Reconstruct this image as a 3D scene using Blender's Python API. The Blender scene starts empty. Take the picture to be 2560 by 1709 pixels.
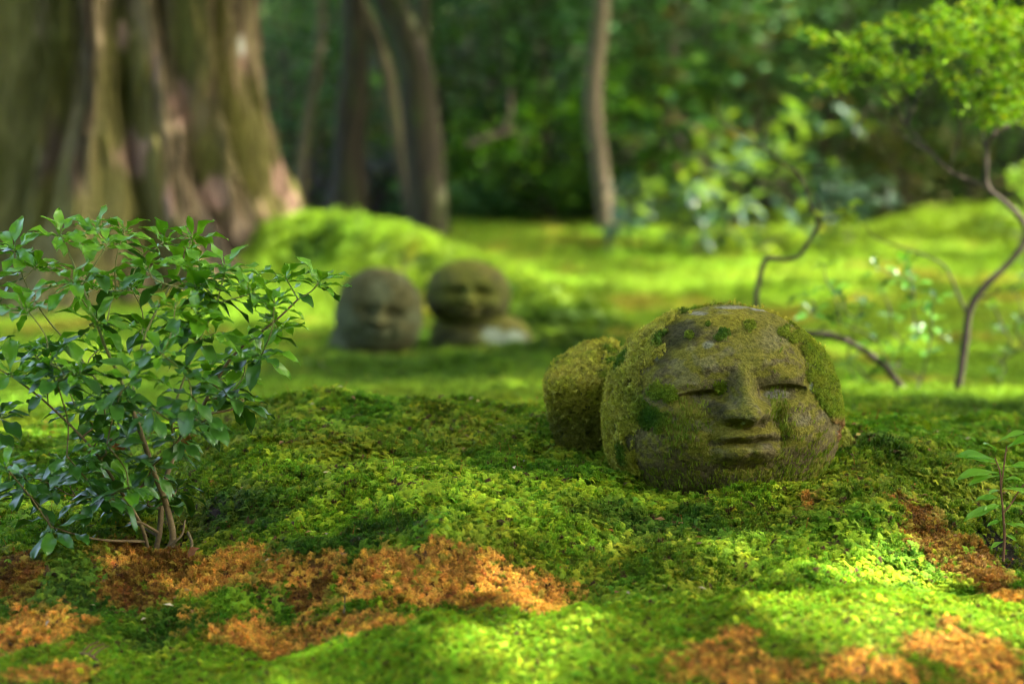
import bpy, math, random
import numpy as np
from mathutils import Vector, Matrix, Quaternion

random.seed(11)
rng = np.random.default_rng(11)
scene = bpy.context.scene
COL = scene.collection

# ------------------------------------------------------------------ camera, sky, sun, exposure
FPX = 70.0 / 36.0 * 2560.0            # focal length in photograph pixels
CAM = np.array([0.0, 0.0, 0.327])
HORIZON = 609.0
PITCH = math.atan((854.5 - HORIZON) / FPX)
cam_data = bpy.data.cameras.new("camera")
cam = bpy.data.objects.new("camera", cam_data)
COL.objects.link(cam)
cam.location = CAM
cam.rotation_euler = (math.pi / 2 - PITCH, 0, 0)
cam_data.lens = 70.0
cam_data.sensor_width = 36.0
cam_data.clip_start = 0.05
cam_data.clip_end = 300.0
cam_data.dof.use_dof = True
cam_data.dof.focus_distance = 2.60
cam_data.dof.aperture_fstop = 2.9
scene.camera = cam

SUN_EL, SUN_AZ = math.radians(48), math.radians(96)
SUN = np.array([math.cos(SUN_EL) * math.sin(SUN_AZ), math.cos(SUN_EL) * math.cos(SUN_AZ), math.sin(SUN_EL)])
world = bpy.data.worlds.new("World")
scene.world = world
world.use_nodes = True
wn = world.node_tree
wn.nodes.clear()
sky = wn.nodes.new("ShaderNodeTexSky")
sky.sky_type = 'NISHITA'
sky.sun_disc = False
sky.sun_elevation = SUN_EL
sky.sun_rotation = SUN_AZ
sky.air_density = 0.7
sky.dust_density = 8.0
sky.ozone_density = 0.0
bg = wn.nodes.new("ShaderNodeBackground")
bg.inputs[1].default_value = 0.15
wo = wn.nodes.new("ShaderNodeOutputWorld")
wn.links.new(sky.outputs[0], bg.inputs[0])
wn.links.new(bg.outputs[0], wo.inputs[0])
sun_data = bpy.data.lights.new("sun", 'SUN')
sun_data.energy = 2.2
sun_data.angle = math.radians(0.53)
sun_data.color = (1.0, 0.93, 0.80)
sun = bpy.data.objects.new("sun", sun_data)
COL.objects.link(sun)
sun.rotation_euler = Vector(SUN).to_track_quat('Z', 'Y').to_euler()
sun.location = (6, 6, 12)
scene.view_settings.view_transform = 'Standard'
scene.view_settings.look = 'None'
scene.view_settings.gamma = 1.0
scene.view_settings.exposure = 3.65
scene.cycles.max_bounces = 6
scene.cycles.diffuse_bounces = 3
scene.cycles.glossy_bounces = 2
scene.cycles.transmission_bounces = 3
scene.cycles.transparent_max_bounces = 4
scene.cycles.caustics_reflective = False
scene.cycles.caustics_refractive = False
scene.cycles.use_denoising = True
scene.cycles.filter_width = 1.1
scene.cycles.sample_clamp_indirect = 8.0

# ------------------------------------------------------------------ geometry helpers
CP, SP = math.cos(PITCH), math.sin(PITCH)

def at(px, py, d):
    """photograph pixel + ground distance along +Y -> world point"""
    a = (px - 1280.0) / FPX
    b = (854.5 - py) / FPX
    v = np.array([a, CP + b * SP, -SP + b * CP])
    return CAM + v * (d / v[1])

def to_px(P):
    P = np.asarray(P, float) - CAM
    f = P[..., 1] * CP - P[..., 2] * SP
    u = P[..., 1] * SP + P[..., 2] * CP
    return 1280 + FPX * P[..., 0] / f, 854.5 - FPX * u / f

def hash3(i, j, k, seed):
    h = (i * 374761393 + j * 668265263 + k * 2147483647 + seed * 1274126177) & 0xFFFFFFFF
    h = ((h ^ (h >> 13)) * 1274126177) & 0xFFFFFFFF
    h = h ^ (h >> 16)
    return (h & 0xFFFFFF) / float(0xFFFFFF)

def vnoise(p, seed=0):
    p = np.asarray(p, float)
    if p.shape[1] == 2:
        p = np.c_[p, np.zeros(len(p))]
    i = np.floor(p).astype(np.int64)
    f = p - i
    f = f * f * (3 - 2 * f)
    out = np.zeros(len(p))
    for a in (0, 1):
        wa = f[:, 0] if a else 1 - f[:, 0]
        for b in (0, 1):
            wb = f[:, 1] if b else 1 - f[:, 1]
            for c in (0, 1):
                wc = f[:, 2] if c else 1 - f[:, 2]
                out += wa * wb * wc * hash3(i[:, 0] + a, i[:, 1] + b, i[:, 2] + c, seed)
    return out

def fbm(p, seed=0, octv=3):
    s, a, t = 0, 1.0, 0
    p = np.asarray(p, float)
    for o in range(octv):
        s = s + a * vnoise(p, seed + o * 17)
        t += a
        a *= 0.5
        p = p * 2.03 + 5.3
    return s / t                       # 0..1

def sstep(a, b, x):
    t = np.clip((x - a) / (b - a), 0, 1)
    return t * t * (3 - 2 * t)

def make_mesh(name, verts, faces, smooth=True):
    verts = np.asarray(verts, np.float32)
    faces = np.asarray(faces, np.int32)
    n = faces.shape[1]
    me = bpy.data.meshes.new(name)
    me.vertices.add(len(verts))
    me.vertices.foreach_set('co', verts.ravel())
    me.loops.add(faces.size)
    me.loops.foreach_set('vertex_index', faces.ravel())
    me.polygons.add(len(faces))
    me.polygons.foreach_set('loop_start', np.arange(0, faces.size, n, dtype=np.int32))
    me.polygons.foreach_set('loop_total', np.full(len(faces), n, np.int32))
    me.polygons.foreach_set('use_smooth', np.full(len(faces), smooth, bool))
    me.update(calc_edges=True)
    return me

def set_color(me, name, rgb):
    a = me.attributes.new(name, 'FLOAT_COLOR', 'POINT')
    a.data.foreach_set('color', np.c_[rgb, np.ones(len(rgb))].astype(np.float32).ravel())

def set_float(me, name, v):
    a = me.attributes.new(name, 'FLOAT', 'POINT')
    a.data.foreach_set('value', np.asarray(v, np.float32))

def obj(name, me, mat=None, parent=None):
    o = bpy.data.objects.new(name, me)
    COL.objects.link(o)
    if mat is not None and me is not None and not me.materials:
        me.materials.append(mat)
    if parent is not None:
        o.parent = parent
    return o

def tag(o, label, cat=None, group=None, kind=None):
    o['label'] = label
    if cat:
        o['category'] = cat
    if group:
        o['group'] = group
    if kind:
        o['kind'] = kind
    return o

def thing(name, loc, label, cat, group=None):
    o = bpy.data.objects.new(name, None)
    COL.objects.link(o)
    o.location = Vector(loc)
    o.empty_display_size = 0.05
    return tag(o, label, cat, group)

def catmull(pts, sub=5):
    pts = np.asarray(pts, float)
    if len(pts) < 3:
        return np.array([pts[0] + (pts[-1] - pts[0]) * t for t in np.linspace(0, 1, sub + 1)])
    P = np.vstack([2 * pts[0] - pts[1], pts, 2 * pts[-1] - pts[-2]])
    out = []
    for i in range(1, len(P) - 2):
        p0, p1, p2, p3 = P[i - 1], P[i], P[i + 1], P[i + 2]
        for t in np.linspace(0, 1, sub, endpoint=False):
            out.append(0.5 * ((2 * p1) + (-p0 + p2) * t + (2 * p0 - 5 * p1 + 4 * p2 - p3) * t ** 2 + (-p0 + 3 * p1 - 3 * p2 + p3) * t ** 3))
    out.append(P[-2])
    return np.array(out)

def tube(pts, r0, r1, seg=7, sub=5, wob=0.0, power=1.0):
    """tapered smooth tube through pts; returns verts, quads"""
    c = catmull(pts, sub)
    n = len(c)
    t = np.gradient(c, axis=0)
    t /= np.linalg.norm(t, axis=1)[:, None] + 1e-9
    ref = np.array([0.31, 0.85, 0.42])
    V = []
    for i in range(n):
        a = np.cross(t[i], ref); a /= np.linalg.norm(a) + 1e-9
        b = np.cross(t[i], a)
        r = r0 + (r1 - r0) * (i / (n - 1)) ** power
        for k in range(seg):
            th = 2 * math.pi * k / seg
            rr = r * (1 + wob * math.sin(3 * th + i * 0.9) + wob * random.uniform(-1, 1))
            V.append(c[i] + rr * (math.cos(th) * a + math.sin(th) * b))
    V.append(c[-1] + t[-1] * r1)
    Fq = []
    for i in range(n - 1):
        for k in range(seg):
            k2 = (k + 1) % seg
            Fq.append((i * seg + k, i * seg + k2, (i + 1) * seg + k2, (i + 1) * seg + k))
    tip = len(V) - 1
    for k in range(seg):
        Fq.append(((n - 1) * seg + k, (n - 1) * seg + (k + 1) % seg, tip, tip))
    return np.array(V), np.array(Fq)

def tube_mesh(name, pts, r0, r1, seg=7, sub=5, wob=0.0, power=1.0):
    V, Fq = tube(pts, r0, r1, seg, sub, wob, power)
    main = Fq[Fq[:, 2] != Fq[:, 3]]
    cap = Fq[Fq[:, 2] == Fq[:, 3]][:, :3]
    tri = np.vstack([main[:, [0, 1, 2]], main[:, [0, 2, 3]], cap])
    return make_mesh(name, V, tri)

def join_geo(parts):
    V, F, off = [], [], 0
    for v, f in parts:
        V.append(v); F.append(np.asarray(f) + off); off += len(v)
    return np.vstack(V), np.vstack(F)

def quads_to_tris(f):
    return np.vstack([f[:, [0, 1, 2]], f[:, [0, 2, 3]]])

# ------------------------------------------------------------------ materials
def new_mat(name):
    m = bpy.data.materials.new(name)
    m.use_nodes = True
    m.node_tree.nodes.clear()
    return m, m.node_tree.nodes, m.node_tree.links

def leafy_mat(name, attr=None, attr_type='GEOMETRY', color=(0.08, 0.2, 0.03), color2=None, rough=0.5, trans=0.3,
              spec=0.4, tip=False, noise=0.25, nscale=40.0, base_mul=0.26, warm=(1.25, 1.15, 0.55)):
    m, N, L = new_mat(name)
    out = N.new('ShaderNodeOutputMaterial')
    if attr:
        a = N.new('ShaderNodeAttribute'); a.attribute_type = attr_type; a.attribute_name = attr
        col = a.outputs['Color']
    else:
        tc = N.new('ShaderNodeObjectInfo')
        mx = N.new('ShaderNodeMix'); mx.data_type = 'RGBA'
        mx.inputs[6].default_value = (*color, 1); mx.inputs[7].default_value = (*(color2 or color), 1)
        L.new(tc.outputs['Random'], mx.inputs[0])
        col = mx.outputs[2]
    if noise > 0:
        g = N.new('ShaderNodeTexCoord')
        nz = N.new('ShaderNodeTexNoise'); nz.inputs['Scale'].default_value = nscale; nz.inputs['Detail'].default_value = 3
        L.new(g.outputs['Object'], nz.inputs['Vector'])
        mr = N.new('ShaderNodeMapRange'); mr.inputs[3].default_value = 1 - noise; mr.inputs[4].default_value = 1 + noise
        L.new(nz.outputs[0], mr.inputs[0])
        mm = N.new('ShaderNodeVectorMath'); mm.operation = 'SCALE'
        L.new(col, mm.inputs[0]); L.new(mr.outputs[0], mm.inputs['Scale'])
        col = mm.outputs[0]
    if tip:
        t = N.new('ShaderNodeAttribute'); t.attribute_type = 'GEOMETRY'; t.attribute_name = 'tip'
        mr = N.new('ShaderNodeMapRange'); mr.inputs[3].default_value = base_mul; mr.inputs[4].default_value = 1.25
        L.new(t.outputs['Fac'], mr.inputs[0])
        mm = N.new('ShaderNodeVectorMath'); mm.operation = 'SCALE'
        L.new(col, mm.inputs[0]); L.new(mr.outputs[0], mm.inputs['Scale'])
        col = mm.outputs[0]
    p = N.new('ShaderNodeBsdfPrincipled')
    p.inputs['Roughness'].default_value = rough
    p.inputs['Specular IOR Level'].default_value = spec
    L.new(col, p.inputs['Base Color'])
    tr = N.new('ShaderNodeBsdfTranslucent')
    tm = N.new('ShaderNodeVectorMath'); tm.operation = 'MULTIPLY'; tm.inputs[1].default_value = warm
    L.new(col, tm.inputs[0]); L.new(tm.outputs[0], tr.inputs[0])
    mix = N.new('ShaderNodeMixShader'); mix.inputs[0].default_value = trans
    L.new(p.outputs[0], mix.inputs[1]); L.new(tr.outputs[0], mix.inputs[2])
    L.new(mix.outputs[0], out.inputs[0])
    return m

def rough_mat(name, attr=None, ramp=None, scale=8.0, stretch=(1, 1, 1), bump=0.4, bscale=60.0, bdist=0.004, rough=0.85, noise_amt=0.35, spec=0.25):
    """stone / bark / soil: vertex colour or ramp of noise, fine noise grain, bump"""
    m, N, L = new_mat(name)
    out = N.new('ShaderNodeOutputMaterial')
    p = N.new('ShaderNodeBsdfPrincipled'); p.inputs['Roughness'].default_value = rough
    p.inputs['Specular IOR Level'].default_value = spec
    tc = N.new('ShaderNodeTexCoord')
    mp = N.new('ShaderNodeMapping'); mp.inputs['Scale'].default_value = stretch
    L.new(tc.outputs['Object'], mp.inputs[0])
    if attr:
        a = N.new('ShaderNodeAttribute'); a.attribute_name = attr
        col = a.outputs['Color']
    else:
        nz = N.new('ShaderNodeTexNoise'); nz.inputs['Scale'].default_value = scale; nz.inputs['Detail'].default_value = 6
        nz.inputs['Roughness'].default_value = 0.62
        L.new(mp.outputs[0], nz.inputs['Vector'])
        cr = N.new('ShaderNodeValToRGB')
        el = cr.color_ramp.elements
        while len(el) < len(ramp):
            el.new(0.5)
        for e, (pos, c) in zip(el, ramp):
            e.position = pos; e.color = (*c, 1)
        L.new(nz.outputs[0], cr.inputs[0])
        col = cr.outputs[0]
    n2 = N.new('ShaderNodeTexNoise'); n2.inputs['Scale'].default_value = bscale; n2.inputs['Detail'].default_value = 7
    n2.inputs['Roughness'].default_value = 0.7
    L.new(mp.outputs[0], n2.inputs['Vector'])
    mr = N.new('ShaderNodeMapRange'); mr.inputs[1].default_value = 0.25; mr.inputs[2].default_value = 0.75
    mr.inputs[3].default_value = 1 - noise_amt; mr.inputs[4].default_value = 1 + noise_amt
    L.new(n2.outputs[0], mr.inputs[0])
    mm = N.new('ShaderNodeVectorMath'); mm.operation = 'SCALE'
    L.new(col, mm.inputs[0]); L.new(mr.outputs[0], mm.inputs['Scale'])
    L.new(mm.outputs[0], p.inputs['Base Color'])
    bp = N.new('ShaderNodeBump'); bp.inputs['Strength'].default_value = bump; bp.inputs['Distance'].default_value = bdist
    L.new(n2.outputs[0], bp.inputs['Height'])
    L.new(bp.outputs[0], p.inputs['Normal'])
    L.new(p.outputs[0], out.inputs[0])
    return m

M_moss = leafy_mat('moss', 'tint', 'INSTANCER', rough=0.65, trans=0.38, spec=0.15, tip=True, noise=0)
M_ground = rough_mat('moss_ground', attr='tint', bscale=90, bump=0.8, bdist=0.01, noise_amt=0.5)
M_stone = rough_mat('mossy_stone', attr='tint', bscale=190, bump=1.0, bdist=0.009, noise_amt=0.7, spec=0.08)
M_bark = rough_mat('cedar_bark', attr='tint', bscale=14, stretch=(3, 3, 0.55), bump=0.9, bdist=0.03, noise_amt=0.55)
M_leaf_new = leafy_mat('young_leaf', color=(0.085, 0.26, 0.010), color2=(0.13, 0.32, 0.014), rough=0.30, trans=0.30, spec=0.5, noise=0.15)
M_leaf_old = leafy_mat('old_leaf', color=(0.030, 0.11, 0.012), color2=(0.055, 0.16, 0.016), rough=0.30, trans=0.15, spec=0.5, noise=0.2)
M_leaf_brown = leafy_mat('dead_leaf', color=(0.17, 0.065, 0.02), color2=(0.26, 0.11, 0.04), rough=0.6, trans=0.2, spec=0.3, noise=0.3)
M_twig = rough_mat('twig_bark', ramp=[(0.3, (0.10, 0.07, 0.03)), (0.7, (0.19, 0.15, 0.07))], scale=60, bscale=300, bump=0.4, bdist=0.001)
M_twig_green = rough_mat('green_twig', ramp=[(0.3, (0.14, 0.17, 0.05)), (0.7, (0.22, 0.22, 0.08))], scale=60, bscale=300, bump=0.3, bdist=0.001)
M_branch_dark = rough_mat('dark_branch', ramp=[(0.3, (0.030, 0.024, 0.016)), (0.7, (0.075, 0.06, 0.04))], scale=30, bscale=120, bump=0.5, bdist=0.003)
M_foliage = leafy_mat('foliage', 'tint', 'GEOMETRY', rough=0.6, trans=0.3, spec=0.14, noise=0)
M_pale_bark = rough_mat('pale_bark', ramp=[(0.3, (0.09, 0.075, 0.045)), (0.55, (0.165, 0.135, 0.085)), (0.75, (0.11, 0.12, 0.05))], scale=7, stretch=(2, 2, 0.7), bscale=40, bump=0.5, bdist=0.01)
M_mid_bark = rough_mat('mid_bark', ramp=[(0.3, (0.055, 0.048, 0.026)), (0.55, (0.11, 0.095, 0.05)), (0.75, (0.09, 0.11, 0.03))], scale=7, stretch=(2, 2, 0.7), bscale=40, bump=0.5, bdist=0.01)
M_dark_bark = rough_mat('dark_mossy_bark', ramp=[(0.3, (0.014, 0.012, 0.007)), (0.5, (0.036, 0.031, 0.015)), (0.68, (0.045, 0.065, 0.012))], scale=5, stretch=(2, 2, 0.6), bscale=30, bump=0.7, bdist=0.02)

# ------------------------------------------------------------------ terrain: one height field fitted to sight lines
profiles = {
 -350: [(1.4, 1900), (1.75, 1720), (2.0, 1620), (2.5, 1420), (3.0, 1200), (3.3, 1130), (4.0, 1070)],
 0: [(1.4, 1860), (1.75, 1690), (2.0, 1600), (2.3, 1470), (2.6, 1330), (2.9, 1200), (3.2, 1120), (3.6, 1095), (4.3, 1015)],
 400: [(1.4, 1840), (1.75, 1700), (2.0, 1600), (2.2, 1500), (2.5, 1388), (2.8, 1230), (3.1, 1100), (3.3, 1075), (3.7, 1075), (4.3, 1010)],
 700: [(1.4, 1820), (1.7, 1655), (1.9, 1668), (2.1, 1555), (2.3, 1420), (2.6, 1250), (2.9, 1110), (3.2, 1022), (3.6, 1040), (4.3, 990)],
 1100: [(1.4, 1810), (1.8, 1545), (2.03, 1565), (2.2, 1430), (2.4, 1310), (2.6, 1230), (2.9, 1110), (3.2, 1018), (3.6, 1032), (4.3, 985)],
 1450: [(1.4, 1800), (1.85, 1512), (2.1, 1545), (2.25, 1432), (2.45, 1300), (2.65, 1212), (2.9, 1130), (3.2, 1050), (3.6, 1045), (4.3, 985)],
 1850: [(1.4, 1800), (1.9, 1492), (2.12, 1540), (2.3, 1400), (2.5, 1280), (2.65, 1212), (2.9, 1150), (3.2, 1110), (3.6, 1060), (4.3, 992)],
 2150: [(1.4, 1800), (1.9, 1478), (2.1, 1512), (2.3, 1392), (2.5, 1270), (2.7, 1180), (2.9, 1110), (3.1, 1065), (3.4, 1075), (4.3, 992)],
 2350: [(1.4, 1800), (1.9, 1492), (2.1, 1505), (2.25, 1455), (2.4, 1370), (2.6, 1270), (2.8, 1180), (3.05, 1110), (3.4, 1090), (4.3, 998)],
 2560: [(1.4, 1810), (1.9, 1512), (2.1, 1480), (2.3, 1440), (2.45, 1390), (2.7, 1290), (3.0, 1185), (3.2, 1140), (3.6, 1085), (4.3, 1005)],
 2900: [(1.4, 1810), (1.9, 1520), (2.3, 1440), (2.7, 1300), (3.2, 1150), (4.3, 1010)],
}
ctrl = []
for px, rows in profiles.items():
    for d, py in rows:
        ctrl.append(at(px, py, float(np.interp(d, [1.4, 1.9, 2.1, 2.3, 2.5, 2.65, 3.2, 3.6, 4.3, 9], [1.95, 2.24, 2.33, 2.43, 2.55, 2.65, 3.02, 3.3, 4.2, 9]))))
for px in (-350, 200, 700, 1100, 1500, 1900, 2300, 2900):
    for d, py in [(5.0, 945), (5.7, 905), (6.5, 845), (7.5, 750), (8.5, 690), (9.8, 625), (11.3, 578), (13, 540), (16, 380), (20, 80), (26, -300), (34, -350)]:
        off = 0
        if px < 700:
            off = 25 if 7 < d < 12 else 0
        ctrl.append(at(px, py + off, d))
ctrl = np.array(ctrl)

def sq(x, y):
    yc = np.clip(y, 1.85, 34)
    s = np.clip(x / yc, -0.46, 0.46)
    return np.c_[s * 4.0, np.log(yc) * 1.3]

def tps_k(r2):
    return 0.5 * r2 * np.log(r2 + 1e-12)

cq = sq(ctrl[:, 0], ctrl[:, 1])
nC = len(cq)
K = tps_k(((cq[:, None] - cq[None]) ** 2).sum(-1)) + np.eye(nC) * 2e-4
Pm = np.c_[np.ones(nC), cq]
A = np.block([[K, Pm], [Pm.T, np.zeros((3, 3))]])
W = np.linalg.solve(A, np.r_[ctrl[:, 2], 0, 0, 0])

# moss-covered root ridge running from the cedar, bumps round the small statues
ridge = np.array([at(690, 560, 8.0), at(770, 542, 7.8), at(860, 531, 7.6), at(1000, 572, 7.3), at(1150, 624, 7.0), at(1300, 684, 6.8), at(1420, 722, 6.7)])

def tps_eval(x, y):
    q = sq(x, y)
    out = np.empty(len(q))
    for i in range(0, len(q), 20000):
        qq = q[i:i + 20000]
        r2 = ((qq[:, None] - cq[None]) ** 2).sum(-1)
        out[i:i + 20000] = tps_k(r2) @ W[:nC] + W[nC] + qq @ W[nC + 1:]
    return out

ridge_base = tps_eval(ridge[:, 0], ridge[:, 1])
ridge_h = np.clip(ridge[:, 2] - ridge_base, 0.02, 0.6)
bumps = []   # (x, y, height, rx, ry)
def add_bump(px, py, d, h, rx, ry):
    p = at(px, py, d)
    bumps.append((p[0], p[1], h, rx, ry))
add_bump(800, 600, 7.45, -0.10, 0.16, 0.12)     # hollow under the root
add_bump(1450, 870, 5.6, 0.075, 0.17, 0.16)
add_bump(1420, 800, 6.35, -0.05, 0.22, 0.14)
add_bump(1050, 930, 5.3, 0.03, 0.30, 0.12)
add_bump(860, 930, 5.35, 0.02, 0.12, 0.12)
add_bump(1250, 920, 5.2, 0.03, 0.16, 0.12)
add_bump(2450, 540, 11.0, 0.16, 0.5, 0.3)
add_bump(2180, 1060, 3.6, 0.02, 0.2, 0.15)
add_bump(1560, 1160, 2.72, -0.012, 0.05, 0.05)
add_bump(1120, 1230, 2.62, 0.016, 0.12, 0.06)
add_bump(1300, 1250, 2.5, 0.012, 0.10, 0.05)
add_bump(820, 1060, 3.05, 0.02, 0.10, 0.06)
add_bump(600, 1160, 2.75, 0.018, 0.09, 0.05)
add_bump(1090, 1400, 2.42, 0.022, 0.07, 0.05)
add_bump(790, 1410, 2.43, 0.02, 0.05, 0.045)
add_bump(150, 1440, 2.45, 0.03, 0.11, 0.06)
add_bump(2430, 1400, 2.46, 0.018, 0.04, 0.05)
add_bump(2530, 1410, 2.5, -0.02, 0.05, 0.05)
add_bump(950, 1500, 2.34, -0.012, 0.2, 0.03)

def smooth_h(x, y):
    x = np.asarray(x, float); y = np.asarray(y, float)
    z = tps_eval(x, y)
    best = np.zeros(len(x))
    for i in range(len(ridge) - 1):
        a, b = ridge[i, :2], ridge[i + 1, :2]
        ab = b - a
        t = np.clip(((x - a[0]) * ab[0] + (y - a[1]) * ab[1]) / (ab @ ab), 0, 1)
        dd = np.hypot(x - a[0] - t * ab[0], y - a[1] - t * ab[1])
        hh = ridge_h[i] * (1 - t) + ridge_h[i + 1] * t
        best = np.maximum(best, hh * np.exp(-(dd / (0.10 + 0.45 * hh)) ** 2))
    z = z + best
    for bx, by, h, rx, ry in bumps:
        z = z + h * np.exp(-((x - bx) / rx) ** 2 - ((y - by) / ry) ** 2)
    return z

def height(x, y):
    x = np.asarray(x, float); y = np.asarray(y, float)
    z = smooth_h(x, y)
    p = np.c_[x, y]
    near = np.clip((6.5 - y) / 3.0, 0.25, 1) * (0.45 + 0.55 * sstep(2.24, 2.36, y))
    z = z + near * ((fbm(p * 9.0, 3, 2) - 0.5) * 0.034 + (fbm(p * 28.0, 5, 2) - 0.5) * 0.020)
    far = sstep(3.5, 6, y)
    z = z + far * ((fbm(p * 2.6, 8, 3) - 0.5) * 0.06 + (fbm(p * 9, 10, 2) - 0.5) * 0.04 * sstep(7.5, 6.0, y))
    hill = sstep(12.5, 16, y)
    z = z + hill * ((fbm(p * 0.7, 9, 3) - 0.5) * 1.2)
    return z

def hit(px, py):
    """where the sight line through a photograph pixel meets the ground"""
    d = np.concatenate([np.arange(1.7, 4.5, 0.006), np.arange(4.5, 30, 0.03)])
    a = (px - 1280.0) / FPX; b = (854.5 - py) / FPX
    v = np.array([a, CP + b * SP, -SP + b * CP]); v = v / v[1]
    P = CAM + d[:, None] * v
    below = P[:, 2] < smooth_h(P[:, 0], P[:, 1])
    i = int(np.argmax(below)) if below.any() else len(d) - 1
    return P[i]

def ground_patch(px, py, rx, ry):
    c = hit(px, py)
    y1, y0 = hit(px, py - ry)[1], hit(px, py + ry)[1]
    return (c[0], c[1], max(rx * c[1] / FPX, 0.01), min(max((y1 - y0) / 2, 0.02), 0.6), c[2])

def patch_w(x, y, patch, seed, soft=0.45, jitter=0.8):
    cx, cy, rx, ry, _ = patch
    r = np.hypot((x - cx) / rx, (y - cy) / ry)
    r = r + (fbm(np.c_[x, y] * 26, seed, 3) - 0.5) * 2 * jitter
    return 1 - sstep(1 - soft, 1 + soft, r)

ORANGE = [ground_patch(*a) for a in [
    (950, 1455, 110, 45), (1210, 1465, 110, 40), (450, 1475, 120, 30), (770, 1590, 120, 25),
    (1090, 1425, 110, 60), (800, 1440, 95, 55), (1310, 1490, 190, 40), (560, 1450, 120, 45), (1050, 1500, 200, 35),
    (60, 1590, 130, 55), (640, 1605, 170, 40), (900, 1560, 130, 30), (300, 1420, 60, 25), (690, 1430, 60, 30),
    (1780, 1640, 120, 45), (1950, 1690, 260, 40), (2180, 1675, 180, 40), (2460, 1660, 150, 65), (1850, 1590, 60, 22), (2330, 1640, 90, 40),
    (2520, 1492, 60, 14), (130, 1695, 110, 25), (2025, 1268, 12, 8)]]
RUST = [ground_patch(*a) for a in [(2430, 1425, 75, 60), (2350, 1370, 90, 60), (400, 1440, 110, 50), (30, 1440, 60, 45), (2290, 1300, 70, 50), (330, 1400, 90, 25), (780, 1500, 60, 18)]]
DARK = [ground_patch(*a) for a in [(130, 1490, 170, 80), (380, 1590, 120, 50), (600, 1300, 130, 60), (1640, 1310, 160, 45), (850, 1370, 150, 30), (2180, 1110, 90, 25), (1000, 915, 360, 45), (1100, 870, 300, 40), (1450, 860, 150, 50), (1300, 890, 120, 40), (1430, 795, 170, 34), (800, 600, 80, 28), (2440, 1030, 220, 30), (300, 1370, 150, 20), (980, 1340, 110, 25)]]  # dark moss; in the hollows by statues and root, shade painted in
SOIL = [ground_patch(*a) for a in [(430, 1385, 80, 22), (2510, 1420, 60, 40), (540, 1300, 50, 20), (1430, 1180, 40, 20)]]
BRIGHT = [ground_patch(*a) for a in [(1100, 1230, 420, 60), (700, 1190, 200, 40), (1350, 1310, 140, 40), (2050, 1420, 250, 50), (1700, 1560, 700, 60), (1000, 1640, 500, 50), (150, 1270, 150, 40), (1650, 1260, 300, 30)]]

def moss_colour(x, y):
    """moss colour at a place, with hollow shade painted in, plus orange / rust / dark weights"""
    p = np.c_[x, y]
    n1 = fbm(p * 5, 21, 3)[:, None]; n2 = fbm(p * 22, 23, 3)[:, None]
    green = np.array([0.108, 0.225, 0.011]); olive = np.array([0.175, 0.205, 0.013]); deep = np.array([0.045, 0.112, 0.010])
    lime = np.array([0.245, 0.37, 0.020])
    c = green * (1 - sstep(0.45, 0.65, n2)) + lime * 0.8 * sstep(0.45, 0.65, n2)
    c = c * (1 - 0.6 * sstep(0.5, 0.68, n1)) + olive * 0.6 * sstep(0.5, 0.68, n1)
    far = sstep(3.4, 4.6, y)[:, None]
    n3 = fbm(p * 1.7, 25, 3)[:, None]
    lawn = np.array([0.15, 0.32, 0.022]) * (1 - n3) + np.array([0.235, 0.34, 0.028]) * n3
    tan = sstep(0.60, 0.74, fbm(p * 3.1, 27, 3))[:, None]
    lawn = lawn * (1 - 0.5 * tan) + np.array([0.36, 0.25, 0.05]) * 0.5 * tan
    c = c * (1 - far) + lawn * far
    ww = {}
    for nm, lst, sd in (('bright', BRIGHT, 31), ('dark', DARK, 33), ('rust', RUST, 35), ('orange', ORANGE, 37), ('soil', SOIL, 39)):
        w = np.zeros(len(x))
        for q in lst:
            w = np.maximum(w, patch_w(x, y, q, sd))
        ww[nm] = w
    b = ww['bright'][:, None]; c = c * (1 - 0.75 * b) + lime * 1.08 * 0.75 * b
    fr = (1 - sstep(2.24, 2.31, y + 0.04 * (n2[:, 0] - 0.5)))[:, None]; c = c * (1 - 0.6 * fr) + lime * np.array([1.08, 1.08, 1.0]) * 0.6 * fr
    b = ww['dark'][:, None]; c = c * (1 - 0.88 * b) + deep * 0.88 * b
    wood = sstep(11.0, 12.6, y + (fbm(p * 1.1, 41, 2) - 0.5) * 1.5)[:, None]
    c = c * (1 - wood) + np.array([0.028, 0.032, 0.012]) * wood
    return c, ww

# ground sheet
ys = np.concatenate([np.linspace(-8, 1.2, 36, endpoint=False), np.linspace(1.2, 3.6, 300, endpoint=False), np.linspace(3.6, 7.5, 140, endpoint=False),
                     np.linspace(7.5, 14, 90, endpoint=False), np.linspace(14, 60, 70)])
sc_ = np.linspace(-0.33, 0.33, 380)
outer = 0.33 * 1.35 ** np.arange(1, 14)
ss = np.concatenate([-outer[::-1], sc_, outer])
SS, YY = np.meshgrid(ss, ys)
XX = SS * np.maximum(YY, 1.5)
gx, gy = XX.ravel(), YY.ravel()
gz = height(gx, gy)
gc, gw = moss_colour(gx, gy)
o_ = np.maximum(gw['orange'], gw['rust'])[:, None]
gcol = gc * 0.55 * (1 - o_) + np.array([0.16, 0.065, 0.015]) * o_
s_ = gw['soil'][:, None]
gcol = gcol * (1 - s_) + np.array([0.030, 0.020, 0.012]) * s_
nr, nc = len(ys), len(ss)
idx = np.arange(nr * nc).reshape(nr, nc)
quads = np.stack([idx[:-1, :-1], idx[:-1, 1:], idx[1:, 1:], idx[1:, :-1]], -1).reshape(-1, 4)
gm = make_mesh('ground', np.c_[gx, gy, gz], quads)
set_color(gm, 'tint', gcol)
ground = obj('ground', gm, M_ground)
ground['kind'] = 'structure'
ground['label'] = 'rolling mossy garden ground rising to a wooded bank'

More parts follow.
